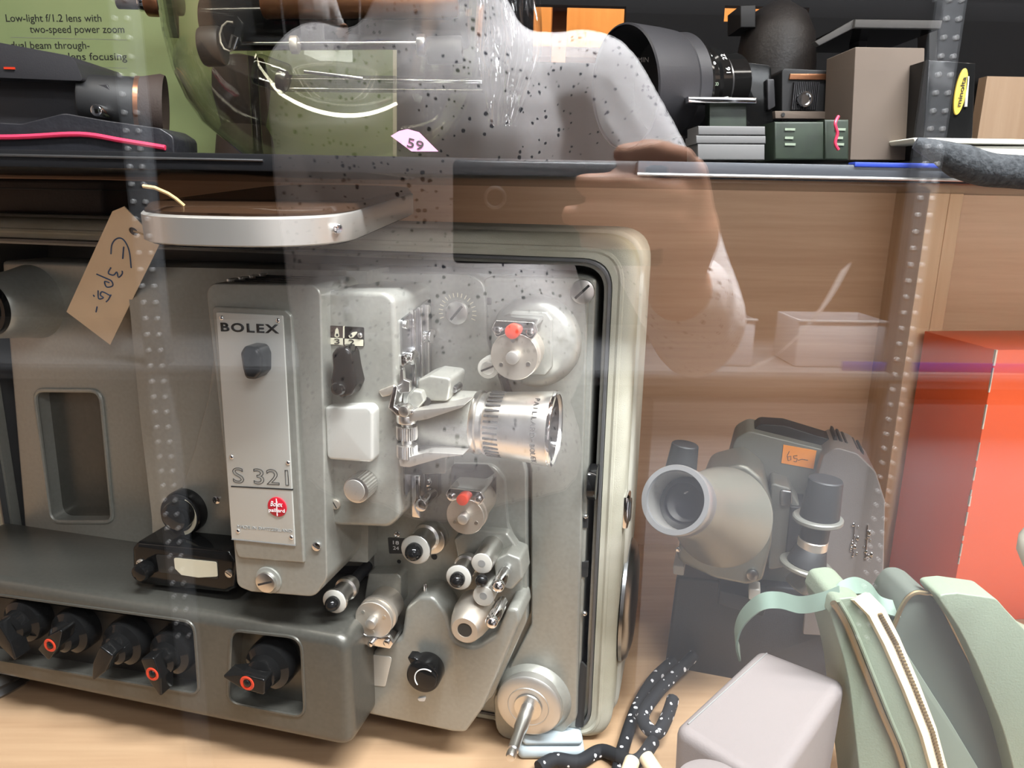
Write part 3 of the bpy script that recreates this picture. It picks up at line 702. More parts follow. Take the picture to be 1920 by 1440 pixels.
pr('shade_panel', [(612, 1062), (688, 1062), (690, 1335), (650, 1335), (612, 1240)], .0015, -.001, M['black_matt'], 0, 0)  # black sheet put in for the shade below the lamp house
# small pale roller left of the top sprocket
rl = disc('guide_roller', 914, 691, 20, .046, .032, M['ring_white'], .001)
disc('roller_hub', 914, 691, 13, .0475, .045, M['alu_matt'], .0008, parent=rl)
cc = L(914, 691, .048); MB().box((-.0055, -.0003, -.0007), (.0055, .001, .0007), m=Matrix.Translation((cc.x, -.0478, cc.z)) @ Matrix.Rotation(math.radians(-25), 4, 'Y')).build('slot', M['ink'], rl)
pr('roller_arm', [(915, 668), (932, 662), (950, 690), (938, 700), (912, 700)], .032, .025, M['brushed'], 4, .001)
pr('belt', [(937, 708), (945, 704), (958, 738), (950, 742)], .020, .015, M['black_matt'], 1, .0005)

# film rollers with black ball ends
def roller(px, py, rpx, d0, d1, ball=.58, name='film_roller'):
    s = S(px, py, d0); c = L(px, py, d0); R_ = rpx*s
    o_ = MB().lathe([(0, 0), (R_-.0006, 0), (R_, .0006), (R_, .003), (R_*.80, .0045), (R_*.78, (d0-d1)*.62), (R_*.95, (d0-d1)*.66), (R_*.95, (d0-d1)*.8), (R_*.75, (d0-d1)*.84), (R_*.75, d0-d1)], (c.x, -d0, c.z), (0, 1, 0), 36).build(name, M['alu'], P)
    MB().lathe([(0, 0), (R_*.9, 0), (R_*.98, .0006), (R_*.98, .002)], (c.x, -d0-.0008, c.z), (0, 1, 0), 36).build('roller_face', M['ring_white'], o_)
    MB().ball((c.x, -d0-.003, c.z), R_*ball, (1, 1.25, 1)).build('ball_end', M['black'], o_)
roller(779, 1031, 29, .060, .026); roller(860, 1083, 25, .062, .034); roller(627, 1128, 24, .078, .048)
c = L(627, 1128, .078); MB().cyl((c.x, -.050, c.z), (c.x, -.0, c.z), .0048, seg=20).build('roller_post', M['black_matt'], P)
cc = L(790, 1010, .022); disc('roller_collar', 806, 1013, 30, .030, .018, M['alu'], .0015)
pr('speed_window', [(727, 1008), (762, 1010), (762, 1038), (730, 1038)], .0215, .02, M['dark'], 2, 0)
px_text('18', 'speed_figure', M['white_ink'], 737, 1017, 748, 1018, 7, .0216, P); px_text('24', 'speed_figure', M['white_ink'], 737, 1027, 748, 1028, 7, .0216, P)
screw(745, 1001, 6, .0215); disc('plate_hole', 748, 1053, 4, .0213, .02, M['ink'], 0, 12); disc('plate_hole', 814, 1044, 6, .0213, .02, M['ink'], 0, 12)
# two bare rollers on a bracket, chrome posts, cone
pr('roller_bracket', [(850, 1010), (880, 992), (950, 1000), (972, 1030), (968, 1080), (945, 1090), (860, 1060)], .030, .02, M['hammer'], 10, .002)
pr('post_bracket', [(925, 1052), (950, 1038), (976, 1048), (980, 1086), (958, 1108), (930, 1096)], .046, .02, M['hammer'], 10, .002)
for (x, y, rr_, d0) in ((903, 1057, 21, .062), (906, 1118, 21, .066)):
    rl = disc('plain_roller', x, y, rr_, d0, .025, M['alu'], .001)
    disc('roller_face', x, y, rr_*.95, d0+.0005, d0-.002, M['ring_white'], .0004, parent=rl)
    disc('roller_dimple', x, y, rr_*.35, d0+.0007, d0-.001, M['ink_grey'], 0, 16, parent=rl)
cc = L(903, 1088, .066); MB().ball((cc.x, -.066, cc.z), 12*S(903, 1088, .066)).build('ball_end', M['black'], P)
for (x, y, d0, d1) in ((931, 1104, .080, .044), (919, 1172, .085, .049)):
    c = L(x, y, d0); s = S(x, y, d0)
    MB().lathe([(0, 0), (6*s, .0005), (11*s, .002), (12.5*s, .004), (11*s, .0065), (11*s, .0075), (12.5*s, .0085), (12.5*s, d0-d1-.008), (9*s, d0-d1-.007), (10*s, d0-d1)], (c.x, -d0, c.z), (0, 1, 0), 28).build('guide_post', M['chrome'], P)
c = L(871, 1182, .078); s = S(871, 1182, .078)
cn = MB().lathe([(0, .0006), (15*s, .0006), (15*s, 0), (25*s, 0), (29*s, .002), (36*s, .012), (40*s, .022), (40*s, .034)], (c.x, -.078, c.z), (0, 1, 0), 44).build('cone_roller', M['brushed'], P)
MB().cyl((c.x, -.0776, c.z), (c.x, -.070, c.z), 14*s, seg=24).build('cone_hole', M['dark'], cn)
# loop former cover with its lever knob
pr('loop_cover', [(676, 1325), (680, 1290), (700, 1222), (752, 1195), (760, 1140), (785, 1119), (812, 1119), (836, 1150), (850, 1204), (890, 1215), (930, 1190), (952, 1140), (972, 1142), (976, 1165), (905, 1330), (872, 1375), (850, 1374), (688, 1340)], .050, .012, M['hammer'], [14, 10, 20, 16, 30, 20, 20, 30, 30, 30, 30, 14, 14, 20, 20, 14, 10, 10], .007, 4)
pr('light_patch', [(697, 1228), (735, 1232), (722, 1288), (688, 1284)], .0505, .049, M['door_plate'], 6, .0003)
c = L(798, 1108, .04); MB().cyl((c.x, -.040, L(798, 1125, .04).z), (c.x, -.040, L(798, 1094, .04).z), 3.5*S(798, 1108, .04), bev=.0005, seg=14).build('cover_pin', M['chrome'], P)
kn = disc('selector_knob', 791, 1272, 33, .068, .050, M['black'], .003)
disc('knob_cap', 798, 1275, 21, .0705, .067, M['black'], .001, parent=kn)
mb = MB(); c = L(798, 1275, .0708); s = S(798, 1275, .0708)
mb.tube([(c.x+s*22*math.cos(math.radians(a)), -.0704, c.z+s*22*math.sin(math.radians(a))) for a in range(60, 230, 10)], .0005, 6).build('white_arc', M['white_ink'], kn)
pr('knob_pointer', [(763, 1232), (776, 1233), (788, 1240), (780, 1252), (770, 1246)], .064, .055, M['black'], 3, .001, parent=kn)
pr('index_dot', [(782, 1310), (798, 1308), (796, 1315), (786, 1315)], .0515, .05, M['white_ink'], 2, 0)
# take-up spindle
c = L(990, 1326, .030); s = S(990, 1326, .03)
MB().lathe([(0, 0), (62*s, 0), (66*s, .003), (74*s, .008), (76*s, .020)], (L(997, 1318, .018).x, -.019, L(997, 1318, .018).z), (0, 1, 0), 56).build('spindle_boss', M['hammer'], P)
td = MB().lathe([(0, .0006), (38*s, .0006), (39*s, 0), (40*s, .0006), (58*s, .0006), (62*s, .002), (62*s, .006), (58*s, .007), (58*s, .012)], (c.x, -.030, c.z), (0, 1, 0), 56).build('spindle_disc', M['alu_matt'], P)
q = L(961, 1412, .085)
MB().lathe([(0, 0), (7*s, .0008), (9*s, .003), (9*s, .007), (8*s, .0075), (8*s, .0085), (10*s, .0095), (10*s, .030), (12.5*s, .036), (13*s, .060), (26*s, .0605), (27*s, .062)], (c.x, -.092, c.z), (0, 1, 0), 24).build('spindle_shaft', M['alu'], td)

# control base
x1 = L(656, 1290, .095).x; x0 = L(-150, 1200, .095).x; zt_, zb = L(300, 1138, .095).z, L(400, 1354, .095).z
base = MB().prism(fillet(rect(x0, zb, x1, zt_), .015, 6), -.095, .0, .009, 5).build('control_base', M['hammer_dark'], P)
ra = fillet(PR.poly([(-90, 1103), (364, 1166), (374, 1302), (-90, 1224)], .095), 22*S(300, 1200, .095))
rb = fillet(PR.poly([(434, 1181), (565, 1196), (572, 1345), (426, 1318)], .095), 26*S(500, 1250, .095))
cut(base, [MB().prism(ra, -.12, -.078), MB().prism(rb, -.12, -.078)])
for q in (ra, rb): MB().tube([(x, -.0948, z) for x, z in q], .0015, 6, True).build('recess_edge', M['hammer_dark'], base)
def pt_knob(px, py, ang, dark=False, red=True, rpx=34):
    s = S(px, py, .105); c = L(px, py, .105)
    k = MB().lathe([(0, 0), (rpx*.55*s, 0), (rpx*.8*s, .003), (rpx*.9*s, .010), (rpx*1.25*s, .013), (rpx*1.35*s, .018), (rpx*1.35*s, .028)], (c.x, -.108, c.z), (0, 1, 0), 32).build('control_knob', M['black'], base)
    rot = Matrix.Translation((c.x, -.108, c.z)) @ Matrix.Rotation(math.radians(-ang), 4, 'Y')
    b_ = MB(); b_.prism(fillet([(-rpx*.7*s, -rpx*.45*s), (rpx*.6*s, -rpx*.42*s), (rpx*1.6*s, -rpx*.07*s), (rpx*1.6*s, rpx*.07*s), (rpx*.6*s, rpx*.42*s), (-rpx*.7*s, rpx*.45*s)], rpx*.15*s), -.009, .006, .002, m=rot)
    b_.build('pointer', M['black'], k)
    if red:
        q = rot @ V((rpx*.25*s, -.0092, 0))
        MB().lathe([(rpx*.22*s, 0), (rpx*.27*s, -.0006), (rpx*.36*s, -.0006), (rpx*.40*s, 0)], q, (0, 1, 0), 24).build('red_ring', M['red'], k)
        MB().ball(q, rpx*.2*s, (1, .5, 1), 12).build('ring_dome', M['black'], k)
pt_knob(22, 1178, -60, red=False, rpx=33); pt_knob(112, 1200, 50, rpx=33); pt_knob(212, 1222, -120, red=False, rpx=34); pt_knob(302, 1240, -75, rpx=34); pt_knob(488, 1266, 175, rpx=37)
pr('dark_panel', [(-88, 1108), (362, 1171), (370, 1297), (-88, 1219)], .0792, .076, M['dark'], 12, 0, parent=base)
# foot under the base at the left
c = L(5, 1395, .062); s = S(10, 1395, .055)
zf = 0.0
ft = MB().lathe([(0, 0), (.050, 0), (.052, .003), (.048, .008), (.050, .012), (.045, .020), (.030, .024), (.018, .030), (.016, zb+.002)], (c.x-.012, -.062, 0), (0, 0, 1), 48).build('foot', M['steel'], P)
MB().lathe([(0, 0), (.020, 0), (.020, .004), (.014, .008), (.014, zB_+.003)], (L(1050, 1400, -.06).x, .07, 0), (0, 0, 1), 32).build('foot', M['steel'], P)
MB().lathe([(0, 0), (.020, 0), (.020, .004), (.014, .008), (.014, zB_+.003)], (xL+.06, .10, 0), (0, 0, 1), 32).build('foot', M['steel'], P)
# ------------------------------------------------------------------ things on and round the big projector
# price tag on its string
TG = Frame(215, 515, .60, 15.4, 0, 0)
def thing(name, p, label, cat, group=None, theta=0, roll=0, tilt=0):
    fr = Frame(960, 720, .5, 0); fr.set(V(p), theta, roll, tilt)
    e = empty(name, fr.m, label, cat, group); e_fr[e.name] = fr
    return e, fr
e_fr = {}
dtag = .052
tp = PR.m @ L(215, 515, dtag)
tg, F = thing('price_tag', tp, 'manila price tag handwritten 395,- hanging left of the lamp house', 'tag', theta=15.4, tilt=30)
tpts = F.poly([(233, 387), (300, 456), (207, 646), (125, 584), (211, 396)], 0)
card = MB().prism(tpts, -.0004, .0004).build('card', M['manila'], tg)
q = F.L(251, 433, 0); ee = MB().cyl((q.x, -.0009, q.z), (q.x, .0009, q.z), .0034, seg=24).build('eyelet', M['rubber_brown'], tg)
F2 = F
def stroke(pts, r=.0007):
    P_ = [F2.L(x, y, .0007) for x, y in pts]
    out = []
    for i in range(len(P_)-1):
        for k in range(4):
            u = k/4; a = P_[max(i-1, 0)]; b = P_[i]; c_ = P_[i+1]; d_ = P_[min(i+2, len(P_)-1)]
            out.append(.5*((2*b)+(c_-a)*u+(2*a-5*b+4*c_-d_)*u*u+(3*b-a-3*c_+d_)*u**3))
    out.append(P_[-1]); return out
mb = MB()
for st in ([(208, 476), (210, 458), (220, 447), (232, 450), (242, 470), (246, 502)], [(232, 463), (230, 485)],
           [(208, 502), (203, 512), (213, 516), (219, 510), (222, 520), (229, 514), (229, 508)],
           [(205, 530), (196, 528), (200, 538), (211, 536), (209, 527), (199, 522), (181, 514)],
           [(208, 553), (203, 562), (199, 566)], [(206, 554), (192, 547), (188, 553), (194, 558), (185, 560), (184, 545)], [(175, 553), (177, 556)], [(182, 575), (180, 585)]):
    mb.tube(stroke(st), .00055, 5)
mb.build('handwriting', M['pen_blue'], tg)
wpts = [F.L(251, 433, .001), F.L(270, 440, .004), F.L(290, 444, -.004), F.L(300, 436, -.012)]
MB().tube(wpts, .0007, 6).build('string', M['string'], tg)
# oval brown-hooded tray with a silver band, standing on the case
zc = 0.0
ctop = PR.m @ V((0, .06, zT+.003))
HZ = ctop.z
a_, b_ = at(291, 440, .530), at(744, 440, .515)
hc = (a_+b_)/2; hw = (b_-a_).length/2*.81
hd, F = thing('oval_tray', (hc.x, .603, HZ-.0015), 'dark brown hooded oval tray with a wide silver band on top of the projector case', 'tray', theta=5, tilt=3.6)
def oval(w, dp, r, seg=10): return fillet([(-w, -dp), (w, -dp), (w, dp), (-w, dp)], r, seg)
def stack(name, sections, m, par):
    b = bmesh.new(); rings = []
    for (w_, d_, r_, z_) in sections:
        rings.append([b.verts.new((x, y, z_)) for x, y in oval(w_, d_, r_)])
    for A, B in zip(rings, rings[1:]):
        n = len(A)
        for i in range(n): b.faces.new((A[i], A[(i+1) % n], B[(i+1) % n], B[i]))
    b.faces.new(rings[0][::-1]); b.faces.new(rings[-1])
    return MB().take(b).build(name, m, par, sharp=50)
zb1 = at(500, 452, .625).z-HZ; 
stack('base', [(hw*.90, .141, .065, 0), (hw*.96, .145, .073, .0012), (hw*.96, .145, .073, .003)], M['black'], hd)
stack('silver_band', [(hw*.985, .148, .075, .0025), (hw, .150, .077, .0035), (hw, .150, .077, .0190), (hw*.985, .148, .075, .0203)], M['alu_matt'], hd)
stack('hood', [(hw*.97, .147, .075, .0200), (hw*.975, .147, .076, .022), (hw*.985, .147, .076, ZU-HZ-.016), (hw*.95, .143, .072, ZU-HZ-.012)], M['brown'], hd)
MB().cyl((hw*.90, -.118, .012), (hw*.90+.003, -.125, .012), .003, bev=.0006, seg=14).build('band_screw', M['chrome'], hd)
# dark brown box added left of it, in place of shaded back-panel wood
a_, b_ = at(-90, 418, .74), at(262, 418, .74)
bxx, F = thing('shade_box', ((a_.x+b_.x)/2-.01, .80, HZ-.0), 'plain dark brown box standing in for shaded wood at the far left on the projector case', 'case', theta=15.4)
hwb = (b_.x-a_.x)/2
lc = MB().box((-hwb, -.05, 0), (hwb, .03, ZU-HZ-.004), .004, 3).build('body', M['shade_brown'], bxx)
MB().box((-hwb-.0008, -.0508, (ZU-HZ)*.62), (hwb+.0008, .0308, (ZU-HZ)*.66), .0006).build('lid_seam', M['dark'], bxx)
# loose tan string
sp_ = [at(268, 349, .462), at(290, 352, .462), at(315, 363, .463), at(330, 373, .464), at(345, 386, .466)]
so = MB().tube(sp_, .0011, 8).build('loose_string', M['string'])
tag(so, 'short loose tan string curling in front of the brown oval hood', 'string')

# ------------------------------------------------------------------ the smaller projector on the right
PBo = at(1470, 960, .66)
pb, F = thing('film_projector', (PBo.x, PBo.y, ZF), 'smaller grey projector with a wide short lens and an orange 65 price sticker', 'projector', theta=18, roll=6)
def fp(name, pts, d0, d1, m, r=0, bev=.003, par=None, seg=3):
    q = F.poly(pts, d0)
    if r: q = fillet(q, [x*F.S(*pts[0], d0) for x in r] if isinstance(r, (list, tuple)) else r*F.S(*pts[0], d0), 6)
    return MB().prism(q, -d0, -d1, bev, seg).build(name, m, par or pb)
fp('rear_housing', [(1354, 912), (1378, 822), (1404, 808), (1552, 845), (1574, 864), (1560, 1130), (1350, 1125)], 0, -.045, M['proj_grey'], [10, 26, 20, 14, 10, 4, 4], .009)
fp('top_handle', [(1410, 808), (1424, 795), (1470, 798), (1588, 834), (1610, 850), (1560, 850)], -.012, -.038, M['black_matt'], [6, 16, 10, 14, 6, 6], .004)
hs = fp('lamp_cover', [(1529, 905), (1543, 856), (1566, 838), (1608, 850), (1642, 884), (1660, 940), (1654, 1200), (1505, 1190), (1520, 1000)], .018, -.042, M['proj_side'], [20, 20, 20, 24, 30, 30, 4, 4, 20], .013, None, 5)
for k in range(6):
    x, y = 1562+k*10, 817+k*5.5
    fp('cooling_fin', [(x, y+12), (x+3, y), (x+8, y+2), (x+8, y+16)], -.006, -.040, M['black_matt'], 2, .001)
stk = F.poly([(1469, 834), (1531, 845), (1525, 879), (1465, 868)], .0005)
st = MB().prism(stk, -.0009, .0).build('price_sticker', M['orange_sticker'], pb)
F2 = F
def stroke2(pts, d): return [F.L(x, y, d) for x, y in pts]
mb = MB()
for s_ in ([(1480, 846), (1476, 855), (1478, 864), (1483, 862), (1483, 855), (1477, 857)], [(1495, 854), (1488, 855), (1489, 859), (1495, 860), (1493, 866), (1488, 865)], [(1496, 863), (1504, 861), (1515, 863)]):
    mb.tube(stroke2(s_, .0013), .00028, 5)
mb.build('handwriting', M['ink'], st)
# front lens tube
def wl(name, prof, pa, pb_, m, seg=48, par=None):
    i = F.inv; A, B = i @ pa, i @ pb_
    return MB().lathe(prof, A, B-A, seg).build(name, m, par or pb)
A = at(1265, 937, .500); B = at(1352, 968, .588); Ln = (B-A).length; s0 = mpp(A); s1 = mpp(B)
R0 = 67*s0; R1 = 94*s1
wl('lens_tube', [(R0*.80, .030), (R0*.93, .014), (R0*.955, .016), (R0*1.0, Ln*.40), (R1*.97, Ln*.98), (R1, Ln), (R1*.98, Ln+.004), (0, Ln+.004)], A, B, M['proj_lens'], 64)
rg_ = wl('lens_rim', [(R0*.82, .003), (R0*.84, 0), (R0*.98, 0), (R0*1.0, .0015), (R0*1.0, .012), (R0*.985, .013), (R0*.985, .018), (R0*.9, .0185)], A, B, M['rim_grey'], 64)
wl('rim_inside', [(R0*.83, .002), (R0*.80, .020), (R0*.78, .026)], A, B, M['alu_matt'], 48, rg_)
wl('front_glass', [(0, .019), (R0*.3, .0197), (R0*.56, .022), (R0*.57, .0205), (R0*.60, .0205), (R0*.61, .024), (R0*.81, .025)], A, B, M['lens_glass'], 48, rg_)
FL = fp('mount_plate', [(1330, 885), (1395, 868), (1432, 900), (1450, 960), (1447, 1020), (1430, 1090), (1400, 1098), (1340, 1086), (1262, 1050), (1300, 960)], .052, .0, M['proj_lens'], [30, 30, 40, 50, 40, 16, 20, 40, 30, 30], .004)
c = F.L(1411, 1077, .053); MB().cyl((c.x, -.056, c.z), (c.x, -.05, c.z), 11*F.S(1411, 1077, .05), bev=.001, seg=20).build('screw', M['steel'], pb)
c = F.L(1271, 1031, .053); MB().cyl((c.x, -.053, c.z), (c.x, -.03, c.z), 5*F.S(1271, 1031, .05), bev=.0005, seg=14).build('screw', M['chrome'], pb)
# film gate and black columns between lens and lamp cover
fp('gate_block', [(1446, 905), (1480, 915), (1500, 950), (1490, 1060), (1440, 1070), (1444, 960)], .030, .0, M['proj_grey'], 6, .003)
fp('gate_window', [(1463, 918), (1485, 922), (1486, 946), (1462, 950)], .033, .02, M['steel'], 6, .0015)
fp('gate_column', [(1482, 950), (1512, 952), (1500, 1070), (1470, 1066)], .034, .0, M['black_matt'], 3, .002)
def bcol(name, x0, y0, x1, y1, r0, r1, Y, m):
    a, b = at(x0, y0, Y), at(x1, y1, Y); s_ = mpp(a); i = F.inv
    A, B = i @ a, i @ b; h = (B-A).length
    return MB().lathe([(0, 0), (r0*s_-.001, 0), (r0*s_, .001), (r1*s_, h-.001), (r1*s_-.001, h), (0, h)], A, B-A, 36).build(name, m, pb)
bcol('sprocket_cap', 1549, 898, 1536, 972, 31, 36, .585, M['black_matt'])
bcol('sprocket_flange', 1534, 968, 1533, 977, 45, 45, .585, M['proj_grey'])
bcol('sprocket_body', 1532, 976, 1525, 1012, 26, 26, .585, M['black_matt'])
bcol('sprocket_band', 1525, 1010, 1522, 1028, 27, 27, .585, M['brushed'])
bcol('sprocket_foot', 1522, 1026, 1512, 1058, 28, 36, .585, M['black_matt'])
bcol('sprocket_plate', 1512, 1056, 1510, 1064, 48, 48, .585, M['proj_lens'])
bcol('rear_knob', 1285, 832, 1275, 890, 25, 30, .60, M['black_matt'])
bcol('bracket', 1520, 1066, 1490, 1100, 20, 24, .60, M['proj_grey'])
# chrome crest ornaments on the lamp cover
mb = MB()
random.seed(3)
for cx, cy in ((1603, 1012), (1627, 1018)):
    for k in range(13):
        x, y = cx+random.uniform(-8, 8), cy+random.uniform(-30, 30)
        q = F.L(x, y, .0185); mb.ball(q, random.uniform(.0006, .0016), (1, .6, 1.4), 8)
    a = F.L(cx, cy-34, .0185); b = F.L(cx-4, cy+30, .0185); mb.tube([a, b], .0007, 6)
mb.build('chrome_crest', M['chrome'], pb)
# base of the small projector: low dark plinth with a bar, knob and light blocks
q0 = F.L(1330, 1110, 0)
fp('plinth', [(1268, 1082), (1560, 1110), (1660, 1150), (1650, 1330), (1240, 1300)], .012, -.07, M['camcorder'], 8, .004)
fp('carry_bar', [(1348, 1108), (1440, 1128), (1432, 1158), (1345, 1133)], .040, .01, M['black_matt'], 4, .002)
fp('pale_button', [(1404, 1104), (1426, 1106), (1425, 1128), (1403, 1124)], .046, .03, M['ring_white'], 4, .001)
fp('pale_foot', [(1262, 1060), (1284, 1062), (1282, 1080), (1262, 1077)], .03, .0, M['ring_white'], 4, .001)
# body down to the board
i0 = F.inv @ V((PBo.x-.06, PBo.y+.01, ZF))
lo = F.L(1240, 1290, .0); hi = F.L(1650, 1290, .0)
MB().box((lo.x+.004, .0, .006), (hi.x-.004, .07, lo.z+.01), .003).build('plinth_foot', M['proj_grey'], pb)

# ------------------------------------------------------------------ front right: pinkish grey box, open green case, lace, rope
zt1 = ZF+.145
T = [atz(x, y, zt1) for x, y in ((1262, 1362), (1425, 1212), (1590, 1275), (1452, 1480))]
cx = sum((p for p in T), V())/4
u = (T[2]-T[1]); vv = (T[0]-T[1]); 
ang = math.degrees(math.atan2(-(u.y), u.x))
gx, F = thing('viewer_case', (cx.x, cx.y, ZF), 'plain pinkish grey plastic box standing at the front right beside the green case', 'box', theta=ang)
loc = [F.inv @ p for p in T]
b = bmesh.new(); H_ = zt1-ZF
pts = fillet([(p.x, p.y) for p in loc], .010, 6)
top = [b.verts.new((x, y, H_)) for x, y in pts]; bot = [b.verts.new((x*.93, y*.93, 0)) for x, y in pts]
b.faces.new(top); b.faces.new(bot[::-1]); n = len(pts)
for k in range(n): b.faces.new((top[k], bot[k], bot[(k+1) % n], top[(k+1) % n]))
bmesh.ops.recalc_face_normals(b, faces=b.faces[:])
es = [e for e in b.edges if e.verts[0] in top and e.verts[1] in top]
bmesh.ops.bevel(b, geom=es, offset=.008, segments=4, profile=.5, affect='EDGES', clamp_overlap=True)
body = MB().take(b).build('body', M['taupe'], gx)
a, b2 = F.inv @ atz(1290, 1358, zt1), F.inv @ atz(1438, 1225, zt1)
MB().tube([a+V((0, 0, .0002)), b2+V((0, 0, .0002))], .0005, 6).build('lid_seam', M['ink_grey'], gx)
q = F.inv @ atz(1335, 1478, zt1)
MB().lathe([(0, .0035), (.017, .0035), (.020, .0025), (.021, 0), (.021, -.002)], (q.x, q.y, H_), (0, 0, 1), 40).build('round_boss', M['taupe'], gx)

YC = .455
gc_o = at(1680, 1300, YC)
gc, F = thing('camera_case', (gc_o.x, gc_o.y, ZF), 'pale green leatherette case standing unzipped and open in the front right corner', 'case', theta=0)
def gp_(name, pts, d0, d1, m, r=0, bev=.003, par=None, seg=4):
    zmin = 0.0015
    q = F.poly(pts, d0); q = [(x, max(z, zmin)) for x, z in q]
    if r: q = fillet(q, [x*F.S(*pts[0], d0) for x in r] if isinstance(r, (list, tuple)) else r*F.S(*pts[0], d0), 6)
    return MB().prism(q, -d0, -d1, bev, seg).build(name, m, par or gc)
lf = gp_('left_half', [(1556, 1150), (1566, 1124), (1612, 1118), (1655, 1180), (1696, 1275), (1730, 1370), (1750, 1450), (1752, 1640), (1625, 1640), (1608, 1420), (1590, 1260)], .012, -.030, M['green_leather'], [10, 16, 60, 800, 800, 800, 300, 4, 4, 800, 800], .010)
def gtube(name, pts, d, r, m, par=None):
    c_ = [F.L(x, y, d) for x, y in pts]
    out = []
    for i in range(len(c_)-1):
        for k in range(5):
            u_ = k/5; a = c_[max(i-1, 0)]; b_ = c_[i]; e_ = c_[i+1]; f_ = c_[min(i+2, len(c_)-1)]
            out.append(.5*((2*b_)+(e_-a)*u_+(2*a-5*b_+4*e_-f_)*u_*u_+(3*b_-a-3*e_+f_)*u_**3))
    out.append(c_[-1]); return MB().tube(out, r, 8).build(name, m, par or gc)
gtube('piping', [(1562, 1130), (1586, 1170), (1618, 1250), (1652, 1335), (1682, 1405), (1700, 1470)], .014, .0022, M['zip_metal'], lf)
gtube('piping', [(1572, 1126), (1598, 1172), (1632, 1255), (1668, 1345), (1697, 1415), (1712, 1470)], .0135, .0016, M['green_leather'], lf)
tape = [(1612, 1118), (1640, 1146), (1668, 1200), (1705, 1285), (1738, 1370), (1760, 1450), (1764, 1520)]
P1 = [F.L(x, y, .010) for x, y in tape]
MB().ribbon(P1, (.013, .006, .002), .004).build('zip_tape', M['zip_tape'], lf)
mb = MB()
zt2 = [(1650, 1152), (1680, 1207), (1715, 1290), (1748, 1372), (1768, 1450)]
for i in range(len(zt2)-1):
    for k in range(13):
        u_ = k/13; x = zt2[i][0]+(zt2[i+1][0]-zt2[i][0])*u_; y = zt2[i][1]+(zt2[i+1][1]-zt2[i][1])*u_
        q = F.L(x, y, .012); mb.box(q-V((.0016, .001, .0006)), q+V((.0016, .001, .0006)))
mb.build('zip_teeth', M['zip_metal'], lf)
rh = gp_('right_half', [(1795, 1112), (1868, 1122), (1885, 1142), (1930, 1190), (2010, 1230), (2030, 1640), (1915, 1640), (1905, 1460), (1882, 1370), (1838, 1260), (1800, 1180), (1755, 1116)], .004, -.020, M['green_leather'], [4, 30, 60, 60, 60, 4, 4, 800, 800, 800, 800, 10], .006)
gp_('lining', [(1668, 1192), (1692, 1135), (1710, 1113), (1732, 1112), (1755, 1122), (1798, 1205), (1846, 1300), (1888, 1400), (1906, 1470), (1914, 1640), (1800, 1640), (1775, 1470), (1725, 1330)], -.012, -.050, M['green_lining'], [60, 60, 30, 30, 60, 800, 800, 800, 300, 4, 4, 300, 800], .002, rh)
gp_('lining_fold', [(1672, 1205), (1700, 1225), (1780, 1350), (1840, 1450), (1850, 1640), (1790, 1640), (1772, 1470), (1722, 1330)], -.006, -.0115, M['green_fold'], 10, .001, rh)
gtube('lining_edge', [(1668, 1194), (1692, 1135), (1712, 1113), (1734, 1112), (1757, 1122), (1800, 1203), (1848, 1298), (1890, 1398), (1908, 1470)], -.010, .0016, M['zip_metal'], rh)
# carrying strap of the green case
def spl(pts, n=6):
    out = []
    for i in range(len(pts)-1):
        for k in range(n):
            u_ = k/n; a = pts[max(i-1, 0)]; b_ = pts[i]; e_ = pts[i+1]; f_ = pts[min(i+2, len(pts)-1)]
            out.append(.5*((2*b_)+(e_-a)*u_+(2*a-5*b_+4*e_-f_)*u_*u_+(3*b_-a-3*e_+f_)*u_**3))
    return out+[pts[-1]]
i = F.inv
sp1 = spl([i @ at(x, y, Y) for x, y, Y in ((1386, 1225, .50), (1380, 1195, .495), (1392, 1160, .49), (1425, 1130, .48), (1460, 1125, .475), (1500, 1134, .465), (1540, 1128, .455), (1575, 1115, .450))])
MB().ribbon(sp1, (0, .006, .010), .0016).build('strap', M['green_strap'], gc)
sp2 = spl([i @ at(x, y, Y) for x, y, Y in ((1562, 1130, .452), (1578, 1108, .455), (1606, 1098, .462), (1634, 1110, .47), (1654, 1134, .475), (1684, 1143, .472))])
MB().ribbon(sp2, (0.002, .012, .006), .0016).build('strap', M['green_strap'], gc)
sp3 = spl([i @ at(x, y, Y) for x, y, Y in ((1634, 1112, .474), (1652, 1140, .48), (1660, 1175, .482), (1658, 1210, .48))])
MB().ribbon(sp3, (.004, .010, .002), .0016).build('strap', M['green_strap'], gc)

# black lace with white flecks
def lace(name, pts, r, label):
    o_ = MB().tube(spl([at(x, y, Y) for x, y, Y in pts], 8), r, 10).build(name, M['lace'])
    tag(o_, label, 'lace', 'speckled laces'); return o_
def onfl(x, y): p = atz(x, y, ZF+.005); return (x, y, p.y)
def lp(pts, name, label): return lace(name, [(x, y, atz(x, y, ZF+h).y) for x, y, h in pts], .0058, label)
lp([(1262, 1240, .010), (1225, 1275, .006), (1195, 1325, .006), (1175, 1380, .006), (1160, 1440, .006), (1160, 1500, .006)], 'speckled_lace', 'speckled black lace running from the grey box down past the projector case corner')
lp([(1300, 1230, .022), (1262, 1268, .019), (1232, 1300, .018), (1205, 1345, .018), (1230, 1375, .018), (1250, 1345, .018), (1262, 1310, .022)], 'speckled_lace', 'speckled black lace looped between the projector case and the pinkish box')
lp([(1010, 1440, .006), (1040, 1424, .006), (1085, 1428, .006), (1130, 1408, .006), (1190, 1428, .018), (1225, 1390, .018)], 'speckled_lace', 'speckled black lace lying along the board under the case corner')
